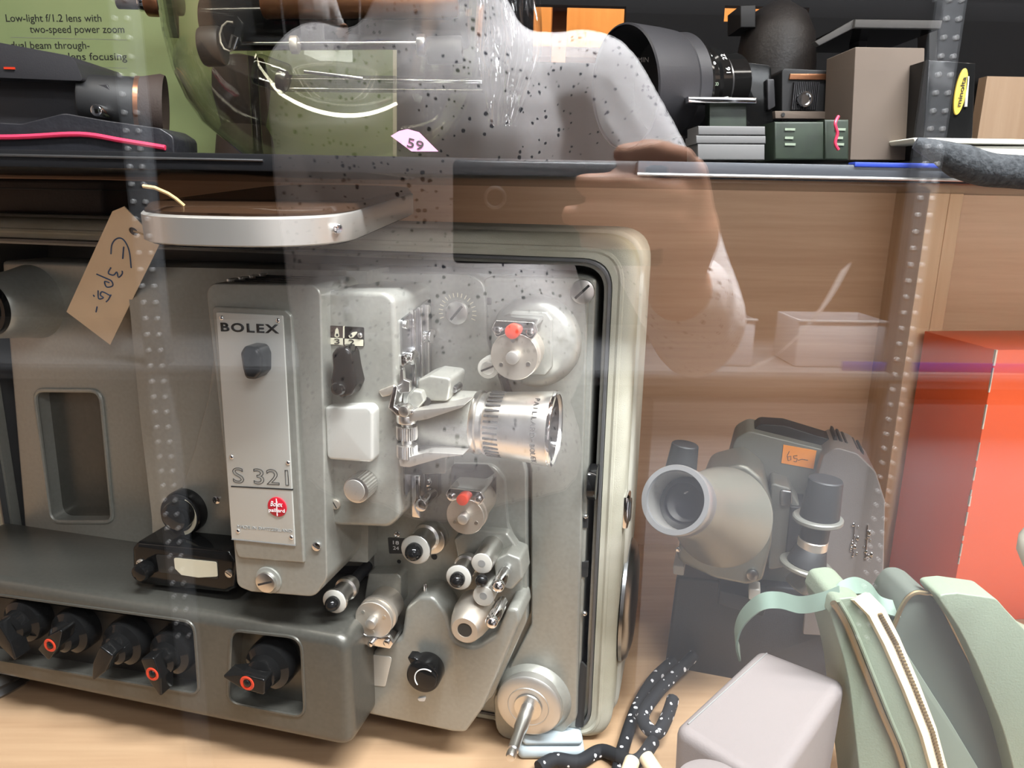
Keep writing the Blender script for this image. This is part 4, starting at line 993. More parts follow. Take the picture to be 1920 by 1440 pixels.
for k, (pts, lab) in enumerate((([(1170, 1470), (1186, 1425)], 'left one of two cut cream rope ends below the laces'), ([(1238, 1460), (1210, 1418)], 'right one of two cut cream rope ends below the laces'))):
    a, b_ = atz(*pts[0], ZF+.022), atz(*pts[1], ZF+.026)
    o_ = MB().cyl(a, b_, .0062, bev=.001, seg=20).build('rope_end', M['zip_tape']); tag(o_, lab, 'rope', 'cream rope ends')
# pale blue folded cloth under the case corner
a = atz(1035, 1420, ZF)
cl_, F = thing('folded_cloth', (a.x, a.y+.01, ZF), 'pale blue folded cloth pushed under the corner of the projector case', 'cloth')
MB().box((-.030, -.014, .0), (.028, .03, .012), .005, 4).build('lower_fold', M['pale_cloth'], cl_)
MB().box((-.026, -.012, .0122), (.026, .028, .020), .004, 4).build('upper_fold', M['pale_cloth'], cl_)

# ------------------------------------------------------------------ right compartment: red box, cream knob at the edge
e0 = at(1868, 656, .76); e1 = at(1812, 1120, .76)
rb_, F = thing('storage_box', (e0.x, e0.y, ZF), 'big orange red cardboard box with worn edges in the right hand compartment', 'box', theta=-6)
hz = e0.z-ZF
rbx = MB().box((0, 0, 0), (.40, .115, hz), .0012, 2).build('carton', M['red_box'], rb_)
mb = MB(); random.seed(9)
z_ = hz
while z_ > hz*.25:
    ln_ = random.uniform(.006, .03) if z_ > hz*.6 else random.uniform(.004, .02)
    w_ = random.uniform(.0008, .0022)*(1.3 if z_ > hz*.7 else .7)
    mb.box((-.0004, -.0004, z_-ln_), (w_, .001, z_)); mb.box((-.0004, -.0004, z_-ln_*.8), (.0005, w_*1.2, z_))
    z_ -= ln_*random.uniform(1.0, 2.0)
mb.build('worn_edge', M['card_worn'], rb_)
kc = at(1952, 1022, .53)
kb2, F = thing('hanging_fitting', (kc.x, kc.y, kc.z), 'cream rounded fitting hanging at the right edge in front of the red box', 'fitting')
MB().lathe([(0, -.024), (.009, -.020), (.0155, -.007), (.0157, .005), (.010, .018), (0, .021)], (0, 0, 0), (0, 0, 1), 32).build('head', M['cream_lid'], kb2)
MB().cyl((0, 0, .018), (0, 0, ZU-kc.z-.001), .0025, seg=16).build('stem', M['cream_lid'], kb2)

# ------------------------------------------------------------------ things on the upper shelf
ZT = ZS
def shelf_thing(name, px, Y, label, cat, theta=0, group=None):
    p = at(px, 280, Y); return thing(name, (p.x, Y, ZT), label, cat, group, theta)
def wpoly(F, pts, d=0, floor=True):
    return [(x, max(z, .0006) if floor else z) for x, z in F.poly(pts, d)]
# green poster
po, F = shelf_thing('poster', 380, .875, 'pale green printed lens poster standing behind the glass vessel', 'poster')
q = wpoly(F, [(-120, -60), (744, -60), (744, 300), (-120, 300)])
MB().prism(q, -.001, .001).build('sheet', M['poster'], po)
q = wpoly(F, [(737, -60), (744, -60), (744, 300), (737, 300)]); MB().prism(q, -.0014, .0).build('pale_edge', M['cream'], po)
def ptext(s_, x0, x1, y, hp):
    a, b_ = F.L(x0, y, .0012), F.L(x1, y, .0012); c_ = (a+b_)/2
    lettering(s_, 'printed_words', M['ink'], po, (c_.x, -.0012, c_.z), (b_-a), (0, 0, 1), (b_-a).length, hp*F.S(x0, y, 0), .0002)
ptext('Low-light f/1.2 lens with', 11, 190, 36, 17); ptext('two-speed power zoom', 56, 233, 57, 17)
ptext('dual beam through-', 20, 168, 87, 17); ptext('the-lens focusing', 92, 238, 108, 17)
for y in (70, 123):
    a, b_ = F.L(20, y, .001), F.L(238, y+2, .001); MB().box((a.x, -.0012, a.z-.0002), (b_.x, -.0009, a.z+.0002)).build('rule_line', M['ink_grey'], po)
# camcorder
cm_, F = shelf_thing('camcorder', 100, .64, 'charcoal camcorder with a brown rubber eyecup lying on the upper shelf', 'camcorder')
def sp(name, par, pts, d0, d1, m, r=0, bev=.002, seg=3):
    q_ = wpoly(F, pts, d0)
    if r: q_ = fillet(q_, [x*F.S(*pts[0], d0) for x in r] if isinstance(r, (list, tuple)) else r*F.S(*pts[0], d0), 5)
    return MB().prism(q_, -d0, -d1, bev, seg).build(name, m, par)
sp('body', cm_, [(-140, 110), (150, 130), (215, 170), (215, 290), (-140, 290)], .0, -.09, M['camcorder'], [4, 10, 10, 4, 4], .004)
sp('top_grip', cm_, [(-140, 76), (0, 80), (128, 104), (142, 116), (156, 152), (60, 148), (-140, 140)], .018, -.06, M['camcorder'], [6, 10, 10, 6, 6, 6, 6], .005)
sp('strap_lug', cm_, [(157, 156), (200, 158), (212, 176), (170, 170)], .012, -.01, M['camcorder'], 4, .002)
c0 = F.L(150, 188, .0); c1 = F.L(262, 200, -.012); c2 = F.L(296, 205, -.016)
rv = 55*F.S(240, 195, 0)
MB().cyl(c0, c1, rv*.86, rv*.96, bev=.003, seg=40).build('viewfinder_tube', M['black_matt'], cm_)
ax = (c2-c0).normalized()
MB().lathe([(0, .012), (rv*.55, .010), (rv*.95, .018), (rv*1.12, .0195), (rv*1.16, .016), (rv*1.02, .004), (rv*.98, 0), (0, 0)][::-1], c1, ax, 44).build('eyecup', M['rubber_brown'], cm_)
MB().lathe([(rv*.97, -.002), (rv*1.0, -.002), (rv*1.0, .0015), (rv*.97, .0015)], c1, ax, 44).build('copper_band', M['copper'], cm_)
c = F.L(181, 207, .030); MB().cyl((c.x, -.031, c.z), (c.x, -.0, c.z), 11*F.S(181, 207, .03), bev=.001, seg=24).build('chrome_button', M['chrome'], cm_)
c = F.L(18, 128, .0185); MB().box((c.x-.004, -.0192, c.z-.0008), (c.x+.004, -.0178, c.z+.0008)).build('red_mark', M['red'], cm_)
pk, F = shelf_thing('lens_pouch', 120, .57, 'black vinyl pouch with red piping lying before the camcorder', 'pouch')
sp('body', pk, [(-140, 222), (40, 232), (120, 212), (200, 226), (300, 240), (325, 256), (328, 300), (-140, 300)], .008, -.035, M['pouch_black'], [20, 40, 40, 40, 20, 14, 4, 4], .008, 4)
F2 = F
gt = lambda name, pts, d, r, m, par: MB().tube(spl([F.L(x, y, d) for x, y in pts], 6), r, 8).build(name, m, par)
gt('red_piping', [(-140, 258), (30, 257), (150, 252), (230, 264), (310, 277)], .0095, .0018, M['piping_red'], pk)
# brown stand behind the vessel
bs_, F = shelf_thing('display_stand', 460, .845, 'dark brown waisted stand on a blue foot behind the glass vessel', 'stand')
s = F.S(460, 200, 0); zz2 = lambda y: F.L(460, y, 0).z
MB().lathe([(0, .004), (58*s, .004), (50*s, zz2(255)), (40*s, zz2(235)), (46*s, zz2(205)), (52*s, zz2(170)), (50*s, zz2(140)), (44*s, zz2(110)), (0, zz2(100))], (0, 0, 0), (0, 0, 1), 36).build('column', M['rubber_brown'], bs_)
MB().cyl((0, 0, 0), (0, 0, .005), 64*s, bev=.001, seg=36).build('foot', M['blue_strip'], bs_)
# big clear vessel with sticker
gv, F = shelf_thing('glass_vessel', 625, .665, 'large clear round-bottomed glass vessel with a pink price sticker', 'vessel')
gc0 = F.L(625, 280, 0); gz = lambda y: max(.001, F.L(625, y, 0).z); s = F.S(625, 200, 0)
prof = [(0, .0008), (150*s, .0012), (195*s, gz(268)), (228*s, gz(240)), (252*s, gz(200)), (270*s, gz(150)), (280*s, gz(90)), (285*s, gz(20)), (286*s, gz(-120)), (280*s, gz(-200))]
MB().lathe(prof+[(r_-.002, z_) for r_, z_ in prof[::-1][:-1]]+[(0, .003)], (gc0.x, 0, 0), (0, 0, 1), 64).build('vessel_wall', M['bowl_glass'], gv, sharp=60)
rs = 250*s
def onv(x, y):
    q_ = F.L(x, y, .10); return q_
sk = [F.L(x, y, .098) for x, y in ((733, 255), (748, 246), (764, 242), (786, 248), (822, 284), (772, 284))]
st = MB().prism([(p.x, max(p.z, .002)) for p in sk], -.0985, -.098).build('price_sticker', M['pink_sticker'], gv)
a, b_ = F.L(764, 266, .099), F.L(794, 274, .099); lettering('59', 'handwriting', M['ink'], st, ((a.x+b_.x)/2, -.0988, (a.z+b_.z)/2), b_-a, (0.2, 0, 1), (b_-a).length, 14*s)
# glass and metal tube assembly inside the vessel
ta, F = shelf_thing('optical_tube', 640, .69, 'dark tube with silver rods and clear glass tubes lying inside the glass vessel', 'tube')
s = F.S(640, 80, 0)
def hc_(name, x0, y0, x1, y1, rpx, m, d=0.0, bev=.001, seg=28):
    return MB().cyl(F.L(x0, y0, d), F.L(x1, y1, d), rpx*s, bev=bev, seg=seg).build(name, m, ta)
hc_('dark_tube', 385, 45, 880, 42, 46, M['black'], 0, .004, 40)
hc_('orange_band', 492, 8, 860, 6, 24, M['copper'], .028, .002, 32)
hc_('end_cap', 378, 88, 420, 86, 34, M['black_matt'], .02, .003)
hc_('silver_rod', 440, 82, 790, 80, 3, M['chrome'], .045, .0003, 12)
hc_('rod_clamp', 545, 84, 560, 84, 15, M['brushed'], .045)
hc_('rod_clamp', 782, 84, 798, 84, 18, M['steel'], .045)
hc_('end_block', 800, 95, 868, 93, 24, M['black_matt'], .02, .002)
hc_('clear_tube', 532, 156, 905, 160, 14, M['bowl_glass'], .05, .001)
hc_('clear_tube', 480, 128, 540, 150, 26, M['bowl_glass'], .05, .002)
hc_('tube_end', 520, 148, 538, 152, 17, M['steel'], .05)
q = [F.L(x, y, .05) for x, y in ((447, 32), (458, 45), (448, 84), (437, 92), (428, 90), (440, 62))]
MB().prism([(p.x, p.z) for p in q], -.052, -.046, .0006).build('bracket', M['black'], ta)
q = [F.L(x, y, .054) for x, y in ((436, 66), (446, 70), (438, 92), (430, 90))]
MB().tube([V((p.x, p.y, p.z)) for p in q], .0012, 8, True).build('bracket_frame', M['chrome'], ta)
MB().tube([F.L(430+26*math.cos(a_)*.7, 68+28*math.sin(a_), .05) for a_ in [math.pi*(.1+.19*k) for k in range(9)]], .0008, 8).build('wire_loop', M['brushed'], ta)
hc_('silver_rod', 570, 134, 680, 147, 3, M['chrome'], .055, .0003, 10)
# supports down to the vessel floor
for x in (470, 800):
    a_ = F.L(x, 60, 0); MB().cyl((a_.x, 0, .0035), (a_.x, 0, a_.z), .004, seg=16).build('support_rod', M['bowl_glass'], ta)
# brown plug with chrome collar, left of the vessel
pg, F = shelf_thing('threaded_fitting', 275, .80, 'brown and chrome threaded fitting at the top edge left of the glass vessel', 'fitting')
s = F.S(275, 10, 0)
q0, q1 = F.L(222, 4, 0), F.L(338, 10, 0)
def hcc(x0, x1, r_, m, name): return MB().cyl(F.L(x0, 5, 0), F.L(x1, 6, 0), r_*s, bev=.001, seg=28).build(name, m, pg)
hcc(220, 262, 11, M['rubber_brown'], 'plug'); hcc(262, 276, 15, M['chrome'], 'chrome_collar'); hcc(276, 304, 24, M['copper'], 'copper_barrel'); hcc(304, 340, 22, M['black'], 'black_barrel')
sp('black_tab', pg, [(304, 28), (332, 28), (333, 70), (307, 69)], -.002, -.006, M['black_matt'], 0, .0004)
a_ = F.L(318, 20, 0); MB().cyl((a_.x, 0, a_.z+.004), (a_.x, 0, 2.05-ZT), .0008, seg=8).build('hanging_wire', M['steel'], pg)
# crumpled clear film bag
fb, F = shelf_thing('plastic_bag', 950, .56, 'crumpled clear plastic bag hanging beside the glass vessel', 'bag')
b = bmesh.new(); nx, nz = 26, 44; g = []
for j in range(nz+1):
    row = []
    for i_ in range(nx+1):
        u_, v_ = i_/nx, j/nz
        wd = 120*(1-.55*max(0, v_-.55)/.45) if v_ > .55 else 120
        x = 948+(u_-.5)*wd+8*math.sin(v_*4); y = -60+v_*(298)
        q_ = F.L(x, y, 0)
        nv = mnoise.noise(V((u_*7, v_*1.6, 3)))*.014+mnoise.noise(V((u_*15, v_*3.5, 9)))*.006
        row.append(b.verts.new((q_.x, nv-.004, max(.0012, q_.z))))
    g.append(row)
for j in range(nz):
    for i_ in range(nx): b.faces.new((g[j][i_], g[j][i_+1], g[j+1][i_+1], g[j+1][i_]))
b2_ = MB().take(b).build('film', M['bag_film'], fb, sharp=80)
md = b2_.modifiers.new('thick', 'SOLIDIFY'); md.thickness = .0004
md = b2_.modifiers.new('sub', 'SUBSURF'); md.levels = 1; md.render_levels = 1

# lens with hood
ln_, F = shelf_thing('camera_lens', 1270, .64, 'black wide lens with a big round hood turned to the left', 'lens')
c0 = F.L(1168, 166, .02); c1 = F.L(1330, 158, -.016); s = F.S(1170, 165, .02)
ax = (c1-c0).normalized(); Lg = (c1-c0).length
R_ = 112*s
def ll(name, prof, m, seg=56, par=None): return MB().lathe(prof, c0, ax, seg).build(name, m, par or ln_)
hz0 = c0.z
R_ = min(R_, hz0/ max(.2, math.sqrt(1-ax.z**2)))
ll('hood', [(R_*.97, 0), (R_, .001), (R_*.93, .028), (R_*.88, .042), (R_*.80, .044), (R_*.78, .038), (R_*.95, .003)], M['camcorder'])
ll('hood_inside', [(R_*.955, .002), (R_*.78, .036), (R_*.5, .040), (0, .036)], M['black_matt'])
ll('barrel', [(R_*.80, .042), (R_*.82, .046), (R_*.80, .060), (R_*.60, .064), (R_*.58, .074), (R_*.62, .076), (R_*.60, .086), (R_*.50, .088), (R_*.50, .110), (0, .110)], M['black'])
ll('focus_grip', [(R_*.82, .044), (R_*.845, .045), (R_*.845, .056), (R_*.82, .057)], M['camcorder'], 90)
ll('chrome_ring', [(R_*.5, .0875), (R_*.53, .088), (R_*.53, .0905), (R_*.5, .091)], M['steel'])
def lt_(t_, x, y, h, m, d=.02):
    q_ = F.L(x, y, d); lettering(t_, 'barrel_figure', m, ln_, q_+V((0, -.0, 0)), (0, 0, 1), (-1, 0, 0), None, h*s, .0003)
e1_ = ax.orthogonal().normalized(); e2_ = ax.cross(e1_)
def onlens(t_, axd, rad, ang_, h, m):
    tl = V((0, -1, 0)); tl = (tl-ax*tl.dot(ax)).normalized(); up_ = ax.cross(tl)
    if up_.z < 0: up_ = -up_
    a_ = math.radians(ang_); out = tl*math.cos(a_)+up_*math.sin(a_); tang = up_*math.cos(a_)-tl*math.sin(a_)
    xd_ = tang; zd_ = xd_.cross(out)*-1
    nd = xd_.cross(zd_)
    if nd.dot(out) < 0: zd_ = -zd_
    lettering(t_, 'barrel_figure', m, ln_, c0+ax*axd+out*rad, xd_, zd_, None, h, .0003)
for t_, axd, rad, an, m in (('8', .069, .594, 25, 'white_ink'), ('16', .081, .61, 12, 'white_ink'), ('1.2', .069, .594, -38, 'white_ink'), ('4', .081, .61, -30, 'white_ink'), ('8', .069, .594, -8, 'green_leather'), ('22', .081, .61, 35, 'white_ink'), ('5.6', .069, .594, 45, 'white_ink')):
    onlens(t_, axd, R_*rad+.0003, an, .0042, M[m])
lettering('MIN', 'rim_lettering', M['white_ink'], ln_, F.L(1206, 112, -.002), (1, .1, .05), (0, 0, 1), None, .0036)
MB().box((F.L(1225, 280, 0).x-.01, -.02, 0), (F.L(1300, 280, 0).x, .03, .004), .001).build('rest', M['black_matt'], ln_)
# ------------------------------------------------------------------ dark cameras and boxes at the right of the upper shelf
def sbox(name, pts_px, Y, dep, m, label, cat, group=None, r=0, bev=.0015, part='body'):
    global F
    xs = [p[0] for p in pts_px]
    e, F = shelf_thing(name, sum(xs)/len(xs), Y, label, cat, 0, group)
    sp(part, e, pts_px, 0, -dep, m, r, bev)
    return e, F
cb1, F = sbox('film_camera', [(1338, 128), (1392, 116), (1446, 122), (1452, 300), (1338, 300)], .66, .10, M['black'], 'black squarish camera body right behind the round-hooded lens', 'camera', r=[10, 14, 10, 2, 2], bev=.004)
sp('front_edge', cb1, [(1384, 122), (1390, 120), (1392, 300), (1386, 300)], .002, 0, M['steel'], 0, .0006)
sp('side_grip', cb1, [(1438, 148), (1452, 148), (1454, 200), (1440, 208)], .004, 0, M['camcorder'], 3, .002)
cb2, F = sbox('film_camera', [(1466, 128), (1598, 134), (1598, 300), (1466, 300)], .655, .10, M['black_matt'], 'black camera with a silver round button and an orange brown top plate', 'camera', r=[8, 6, 2, 2], bev=.003)
sp('top_plate', cb2, [(1482, 138), (1597, 139), (1597, 150), (1480, 149)], .002, 0, M['copper'], 1, .0006)
mb = MB()
for k in range(14):
    x = 1484+k*3.4
    a_, b_ = F.L(x, 206, .003), F.L(x, 154, .003); mb.box((a_.x, -.004, max(a_.z, .001)), (a_.x+.0008, 0, b_.z))
mb.build('ribbed_grip', M['camcorder'], cb2)
c = F.L(1509, 186, .006); s = F.S(1509, 186, 0)
MB().lathe([(0, .002), (9*s, .002), (11*s, 0), (14*s, 0), (14*s, .006)], (c.x, -.007, c.z), (0, 1, 0), 28).build('silver_button', M['chrome'], cb2)
sp('grey_plate', cb2, [(1453, 208), (1552, 209), (1551, 223), (1454, 222)], .006, 0, M['beige_box'], 1, .0008)
c = F.L(1468, 215, .0062); MB().cyl((c.x, -.0068, c.z), (c.x, 0, c.z), 3.5*s, seg=16).build('plate_hole', M['ink'], cb2)
bar, F = sbox('metal_bracket', [(1290, 181), (1419, 183), (1419, 194), (1290, 193)], .585, .02, M['chrome'], 'thin polished metal bracket plate across the front of the hooded lens', 'bracket', bev=.0008, part='plate')
sp('foot', bar, [(1330, 194), (1400, 194), (1400, 300), (1330, 300)], -.006, -.018, M['green_board'], 0, .0008)
for k, (y0, y1, x0, x1, mm_, lab) in enumerate(((236, 253.4, 1309, 1435, 'grey_box', 'top grey card box of the flat stack under the hooded lens'), (254, 269.4, 1305, 1436, 'grey_box', 'middle grey card box of the flat stack under the hooded lens'), (270, 300, 1308, 1434, 'grey_box', 'lowest grey card box of the flat stack under the hooded lens'))):
    sbox('card_box', [(x0, y0), (x1, y0+1), (x1, y1), (x0, y1)], .545, .03, M[mm_], lab, 'box', 'flat grey boxes', bev=.0008)
# put the stack on one another: undersides meet
for k, (x0, x1, y0, lab) in enumerate(((1452, 1545, 228, 'left dark green box beside the stack of flat grey boxes'), (1546, 1592, 224, 'narrow dark green box against the tall taupe carton'))):
    e_, F = sbox('film_box', [(x0, y0), (x1, y0), (x1, 300), (x0, 300)], .56, .04, M['green_board'], lab, 'box', 'dark green boxes')
    for yy in (240, 256, 268):
        a_, b_ = F.L(x0+20, yy, .0006), F.L(x0+20+random.uniform(14, 20), yy+5, .0006)
        MB().box((a_.x, -.0007, b_.z), (b_.x, 0.0, a_.z)).build('print_mark', M['green_leather'], e_)
cd_ = MB().tube(spl([at(1572, 218, .553), at(1566, 232, .55), at(1570, 250, .55), at(1566, 268, .55), at(1572, 281, .55)]), .0011, 8).build('red_cord', M['piping_red'])
tag(cd_, 'thin dark red cord hanging before the dark green boxes', 'cord')
bg, F = sbox('tall_carton', [(1604, 88), (1734, 90), (1728, 300), (1594, 300)], .60, .05, M['beige_box'], 'tall plain taupe cardboard carton on the upper shelf by the black box', 'box', r=2)
# grey-topped flat unit on dark supports
fl, F = shelf_thing('flat_deck', 1660, .70, 'dark flat deck with a pale grey front edge above the taupe carton', 'deck')
sp('grey_edge', fl, [(1604, 36), (1768, 38), (1764, 54), (1602, 52)], .0, -.004, M['grey_box'], 0, .0008)
sp('deck', fl, [(1604, 36), (1768, 38), (1764, 54), (1602, 52)], -.0045, -.12, M['black'], 0, .001)
sp('sloping_side', fl, [(1528, 78), (1602, 36), (1602, 52), (1536, 86)], -.004, -.012, M['grey_box'], 0, .0008)
for x in (1618, 1750): sp('support', fl, [(x-8, 54), (x+8, 54), (x+8, 300), (x-8, 300)], -.06, -.08, M['black_matt'], 0, .001)
# round dark camera case
rd, F = shelf_thing('round_case', 1438, .78, 'round dark brown domed case standing behind the cameras before the lit opening', 'case')
s = F.S(1438, 100, 0); zc2 = F.L(1438, 98, 0).z
MB().lathe([(0, 0), (56*s, 0), (70*s, .004), (74*s, zc2*.5), (73*s, zc2*.9), (66*s, zc2*1.14), (48*s, zc2*1.30), (20*s, zc2*1.38), (0, zc2*1.4)], (0, 0, 0), (0, 0, 1), 44).build('dome', M['dome_black'], rd)
q = wpoly(F, [(1376, 20), (1404, 19), (1404, 60), (1376, 60)]); MB().prism(q, -.02, .02, .001).build('hinge_block', M['black_matt'], rd)
# black box with yellow oval label
kb_, F = sbox('film_carton', [(1741, 112), (1830, 118), (1822, 300), (1730, 300)], .575, .05, M['black'], 'black box with a yellow oval label at the right end of the upper shelf', 'box', bev=.001)
s = F.S(1800, 170, 0); c = F.L(1801, 172, .0006)
MB().prism([(c.x+10.5*s*math.cos(a_)*1.0+.04*40*s*math.sin(a_), c.z+41*s*math.sin(a_)) for a_ in [2*math.pi*k/40 for k in range(40)]], -.0012, 0, .0002).build('yellow_label', M['gold'], kb_)
lettering('minolta', 'label_lettering', M['ink'], kb_, (c.x+.0002, -.0014, c.z), (.05, 0, 1), (-1, 0, .05), 52*s, 8*s)
sp('white_strip', kb_, [(1813, 143), (1818, 143), (1814, 200), (1809, 200)], .0012, 0, M['ring_white'], 0, .0002)
cl2, F = shelf_thing('cream_tray', 1860, .565, 'cream plastic tray lid lying at the right end of the upper shelf', 'tray')
sp('lid', cl2, [(1712, 258), (1980, 262), (1980, 272), (1716, 268)], .0, -.04, M['cream_lid'], 4, .002)
sp('rim', cl2, [(1790, 274), (1980, 274), (1980, 300), (1800, 300)], -.002, -.038, M['cream_lid'], 4, .002)
# speckled foam strip hanging over the shelf edge
fo, F = thing('foam_strip', at(1820, 290, .488), 'dark speckled foam strip sagging over the front of the upper shelf at the right', 'foam')
pts = spl([F.L(x, y, d_) for x, y, d_ in ((1716, 268, .0), (1760, 284, .004), (1800, 302, .006), (1850, 318, .006), (1900, 322, .006), (1990, 330, .006))], 8)
mb = MB(); mb.tube(pts, [.0035+.007*min(1, k/16) for k in range(len(pts))], 12)
mb.build('strip', M['foam'], fo)
# ------------------------------------------------------------------ the shop on the viewer's side of the pane
FL0 = .06
def mir(px, py, Yv): p = at(px, py, Yv); p.y = 2*GY-p.y; return p
struct(MB().box((-3.0, -3.2, FL0-.05), (3.2, GY-.03, FL0)).build('floor', M['shop_floor']))
struct(MB().box((-3.0, -3.25, FL0), (3.2, -3.2, 2.8)).build('wall_front', M['shop_wall']))
struct(MB().box((-3.05, -3.2, FL0), (-3.0, GY, 2.8)).build('wall_left', M['shop_wall']))
struct(MB().box((3.2, -3.2, FL0), (3.25, GY, 2.8)).build('wall_right', M['shop_wall']))
struct(MB().box((-3.0, -3.2, 2.75), (3.2, GY-.02, 2.8)).build('ceiling', M['shop_wall']))
struct(MB().box((-1.02, GY-.015, FL0), (1.52, GY+.3, ZF-.035)).build('trim_7', M['wood']))
# shelving unit behind the photographer
VU = 1.15; SYY = 2*GY-VU
uL, uR = mir(252, 300, VU).x, mir(1742, 350, VU).x
su, F = thing('shelving_unit', ((uL+uR)/2, SYY, FL0), 'dark shop shelving with perforated steel uprights mirrored in the pane', 'shelving')
i = F.inv
for ux in (uL, uR):
    x = ux-(uL+uR)/2
    up_ = MB().box((x-.0165, -.03, 0), (x+.0165, 0, 1.62), .002).build('upright', M['upright'], su)
    mb = MB()
    for k in range(42):
        for sx in (-.009, .009): mb.cyl((x+sx, -.0005, .55+k*.025), (x+sx, .0012, .55+k*.025), .0042, .003, seg=10)
    mb.build('hole_row', M['hole_white'], up_)  # white studs paint the light seen through the holes
zl1, zl0 = mir(1450, 699, VU).z-FL0, mir(1450, 727, VU).z-FL0
MB().box((-1.5, -.45, zl0), (1.7, -.002, zl1), .001).build('shelf_board', M['rack_grey'], su)
MB().box((-1.5, -.002, (zl0*.5+zl1*.5)), (1.7, .001, (zl0*.15+zl1*.85)), .0005).build('edge_rail', M['upright'], su)
xq = mir(1590, 690, VU).x-(uL+uR)/2
zb0 = mir(1650, 684, VU).z-FL0
MB().box((xq, -.02, zl1), (1.7, -.016, zb0), .0005).build('blue_strip', M['blue_strip'], su)
MB().box((-1.5, -.46, zl1+.0), (1.7, -.45, 1.78)).build('back_panel', M['shop_dark'], su)
MB().box((-1.5, -.45, zl0+.55), (1.7, -.02, zl0+.575), .001).build('shelf_board', M['shop_dark'], su)
zk = mir(1450, 752, 1.19).z-FL0
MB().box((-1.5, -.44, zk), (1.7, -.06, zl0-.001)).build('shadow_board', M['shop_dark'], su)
xw = mir(1215, 900, 1.19).x-(uL+uR)/2
MB().box((xw, -.45, .0), (1.7, -.035, zk-.002), .002).build('pale_cabinet', M['cabinet_white'], su)
MB().box((-1.5, -.45, .0), (xw-.002, -.16, zk-.002), .002).build('dark_cabinet', M['shop_dark'], su)
# milky trays on the lower shelf
for k, (x0, x1, y0, lab) in enumerate(((1345, 1420, 597, 'left milky plastic tray on the mirrored shop shelf'), (1500, 1668, 600, 'wide milky plastic tray on the mirrored shop shelf beside the upright'))):
    a_, b_ = mir(x0, y0, VU+.04), mir(x1, y0, VU+.04)
    e_, F = thing('plastic_tray', ((a_.x+b_.x)/2, a_.y, FL0+zl1), lab, 'tray', 'milky trays')
    w2 = (b_.x-a_.x)/2; h_ = a_.z-FL0-zl1
    t_ = MB().box((-w2, -.10, 0), (w2, 0, h_), .004).build('tub', M['frosted'], e_)
    cut(t_, [MB().box((-w2+.003, -.097, .003), (w2-.003, -.003, h_+.05))])
    MB().box((-w2-.002, -.001, h_-.004), (w2+.002, .002, h_), .0008).build('rim', M['rack_white'], e_)
bs0 = spl([mir(x, y, VU-.02) for x, y in ((1415, 688), (1450, 672), (1500, 628), (1550, 568), (1588, 500))], 6)
bl_ = MB().ribbon(bs0, (.014, .0, .012), .001).build('plastic_strip', M['rack_white'])
tag(bl_, 'bent white plastic strip rising beside the tray on the mirrored shelf', 'strip')

# ------------------------------------------------------------------ the photographer, seen mirrored in the pane
def union(parts, vox, name, m, parent, smooth_it=6):
    mb = MB()
    for p in parts:
        if p[0] == 'c':                      # tapered limb through joints
            pts, rs = p[1], p[2]
            for (a, ra_), (b_, rb_) in zip(zip(pts, rs), list(zip(pts, rs))[1:]):
                a, b_ = V(a), V(b_); n_ = 5
                mb.tube([a+(b_-a)*(k/n_) for k in range(n_+1)], [ra_+(rb_-ra_)*k/n_ for k in range(n_+1)], 14)
            for a, ra_ in zip(pts, rs): mb.ball(a, ra_*1.0, seg=14)
        else: mb.ball(p[1], 1.0, p[2], seg=24)
    o_ = mb.build('u', None)
    md = o_.modifiers.new('r', 'REMESH'); md.mode = 'VOXEL'; md.voxel_size = vox; md.use_smooth_shade = True
    ms = o_.modifiers.new('s', 'SMOOTH'); ms.factor = .5; ms.iterations = smooth_it
    bpy.context.view_layer.update()
    me = bpy.data.meshes.new_from_object(o_.evaluated_get(bpy.context.evaluated_depsgraph_get()))
    om = o_.data; bpy.data.objects.remove(o_); bpy.data.meshes.remove(om)
    me.name = name; me.materials.clear(); me.materials.append(m)
    for f in me.polygons: f.use_smooth = True
    o2 = bpy.data.objects.new(name, me); col.objects.link(o2); o2.parent = parent
    return o2
PX, PY = -.055, -.285
man, F = thing('person', (PX, PY, FL0), 'person in a dark-flecked pale shirt holding up a phone, mirrored in the pane', 'person')
def W(x, y, z): return V((x-PX, y-PY, z-FL0))
def Wm(px, py, Yv): return mir(px, py, Yv)-V((PX, PY, FL0))
neck, chest = W(-.055, -.285, 1.535), W(-.055, -.29, 1.41)
shR, elR, wrR = W(.088, -.28, 1.458), Wm(1300, 610, .83), Wm(1266, 520, .635)
shL, elL, wrL = W(-.180, -.29, 1.462), W(-.186, -.315, 1.20), W(-.18, -.28, .97)
hipR, hipL = W(.035, -.285, .97), W(-.145, -.285, .97)
knR, knL = W(.045, -.275, .54), W(-.155, -.275, .54)
anR, anL = W(.05, -.295, .15), W(-.16, -.295, .15)
def fing(pts, r0, r1): n_ = len(pts); return ('c', [Wm(*p) for p in pts], [r0+(r1-r0)*k/(n_-1) for k in range(n_)])
HD = W(-.05, -.262, 1.69)
hd_ = lambda x, y, z: HD+V((x, y, z))
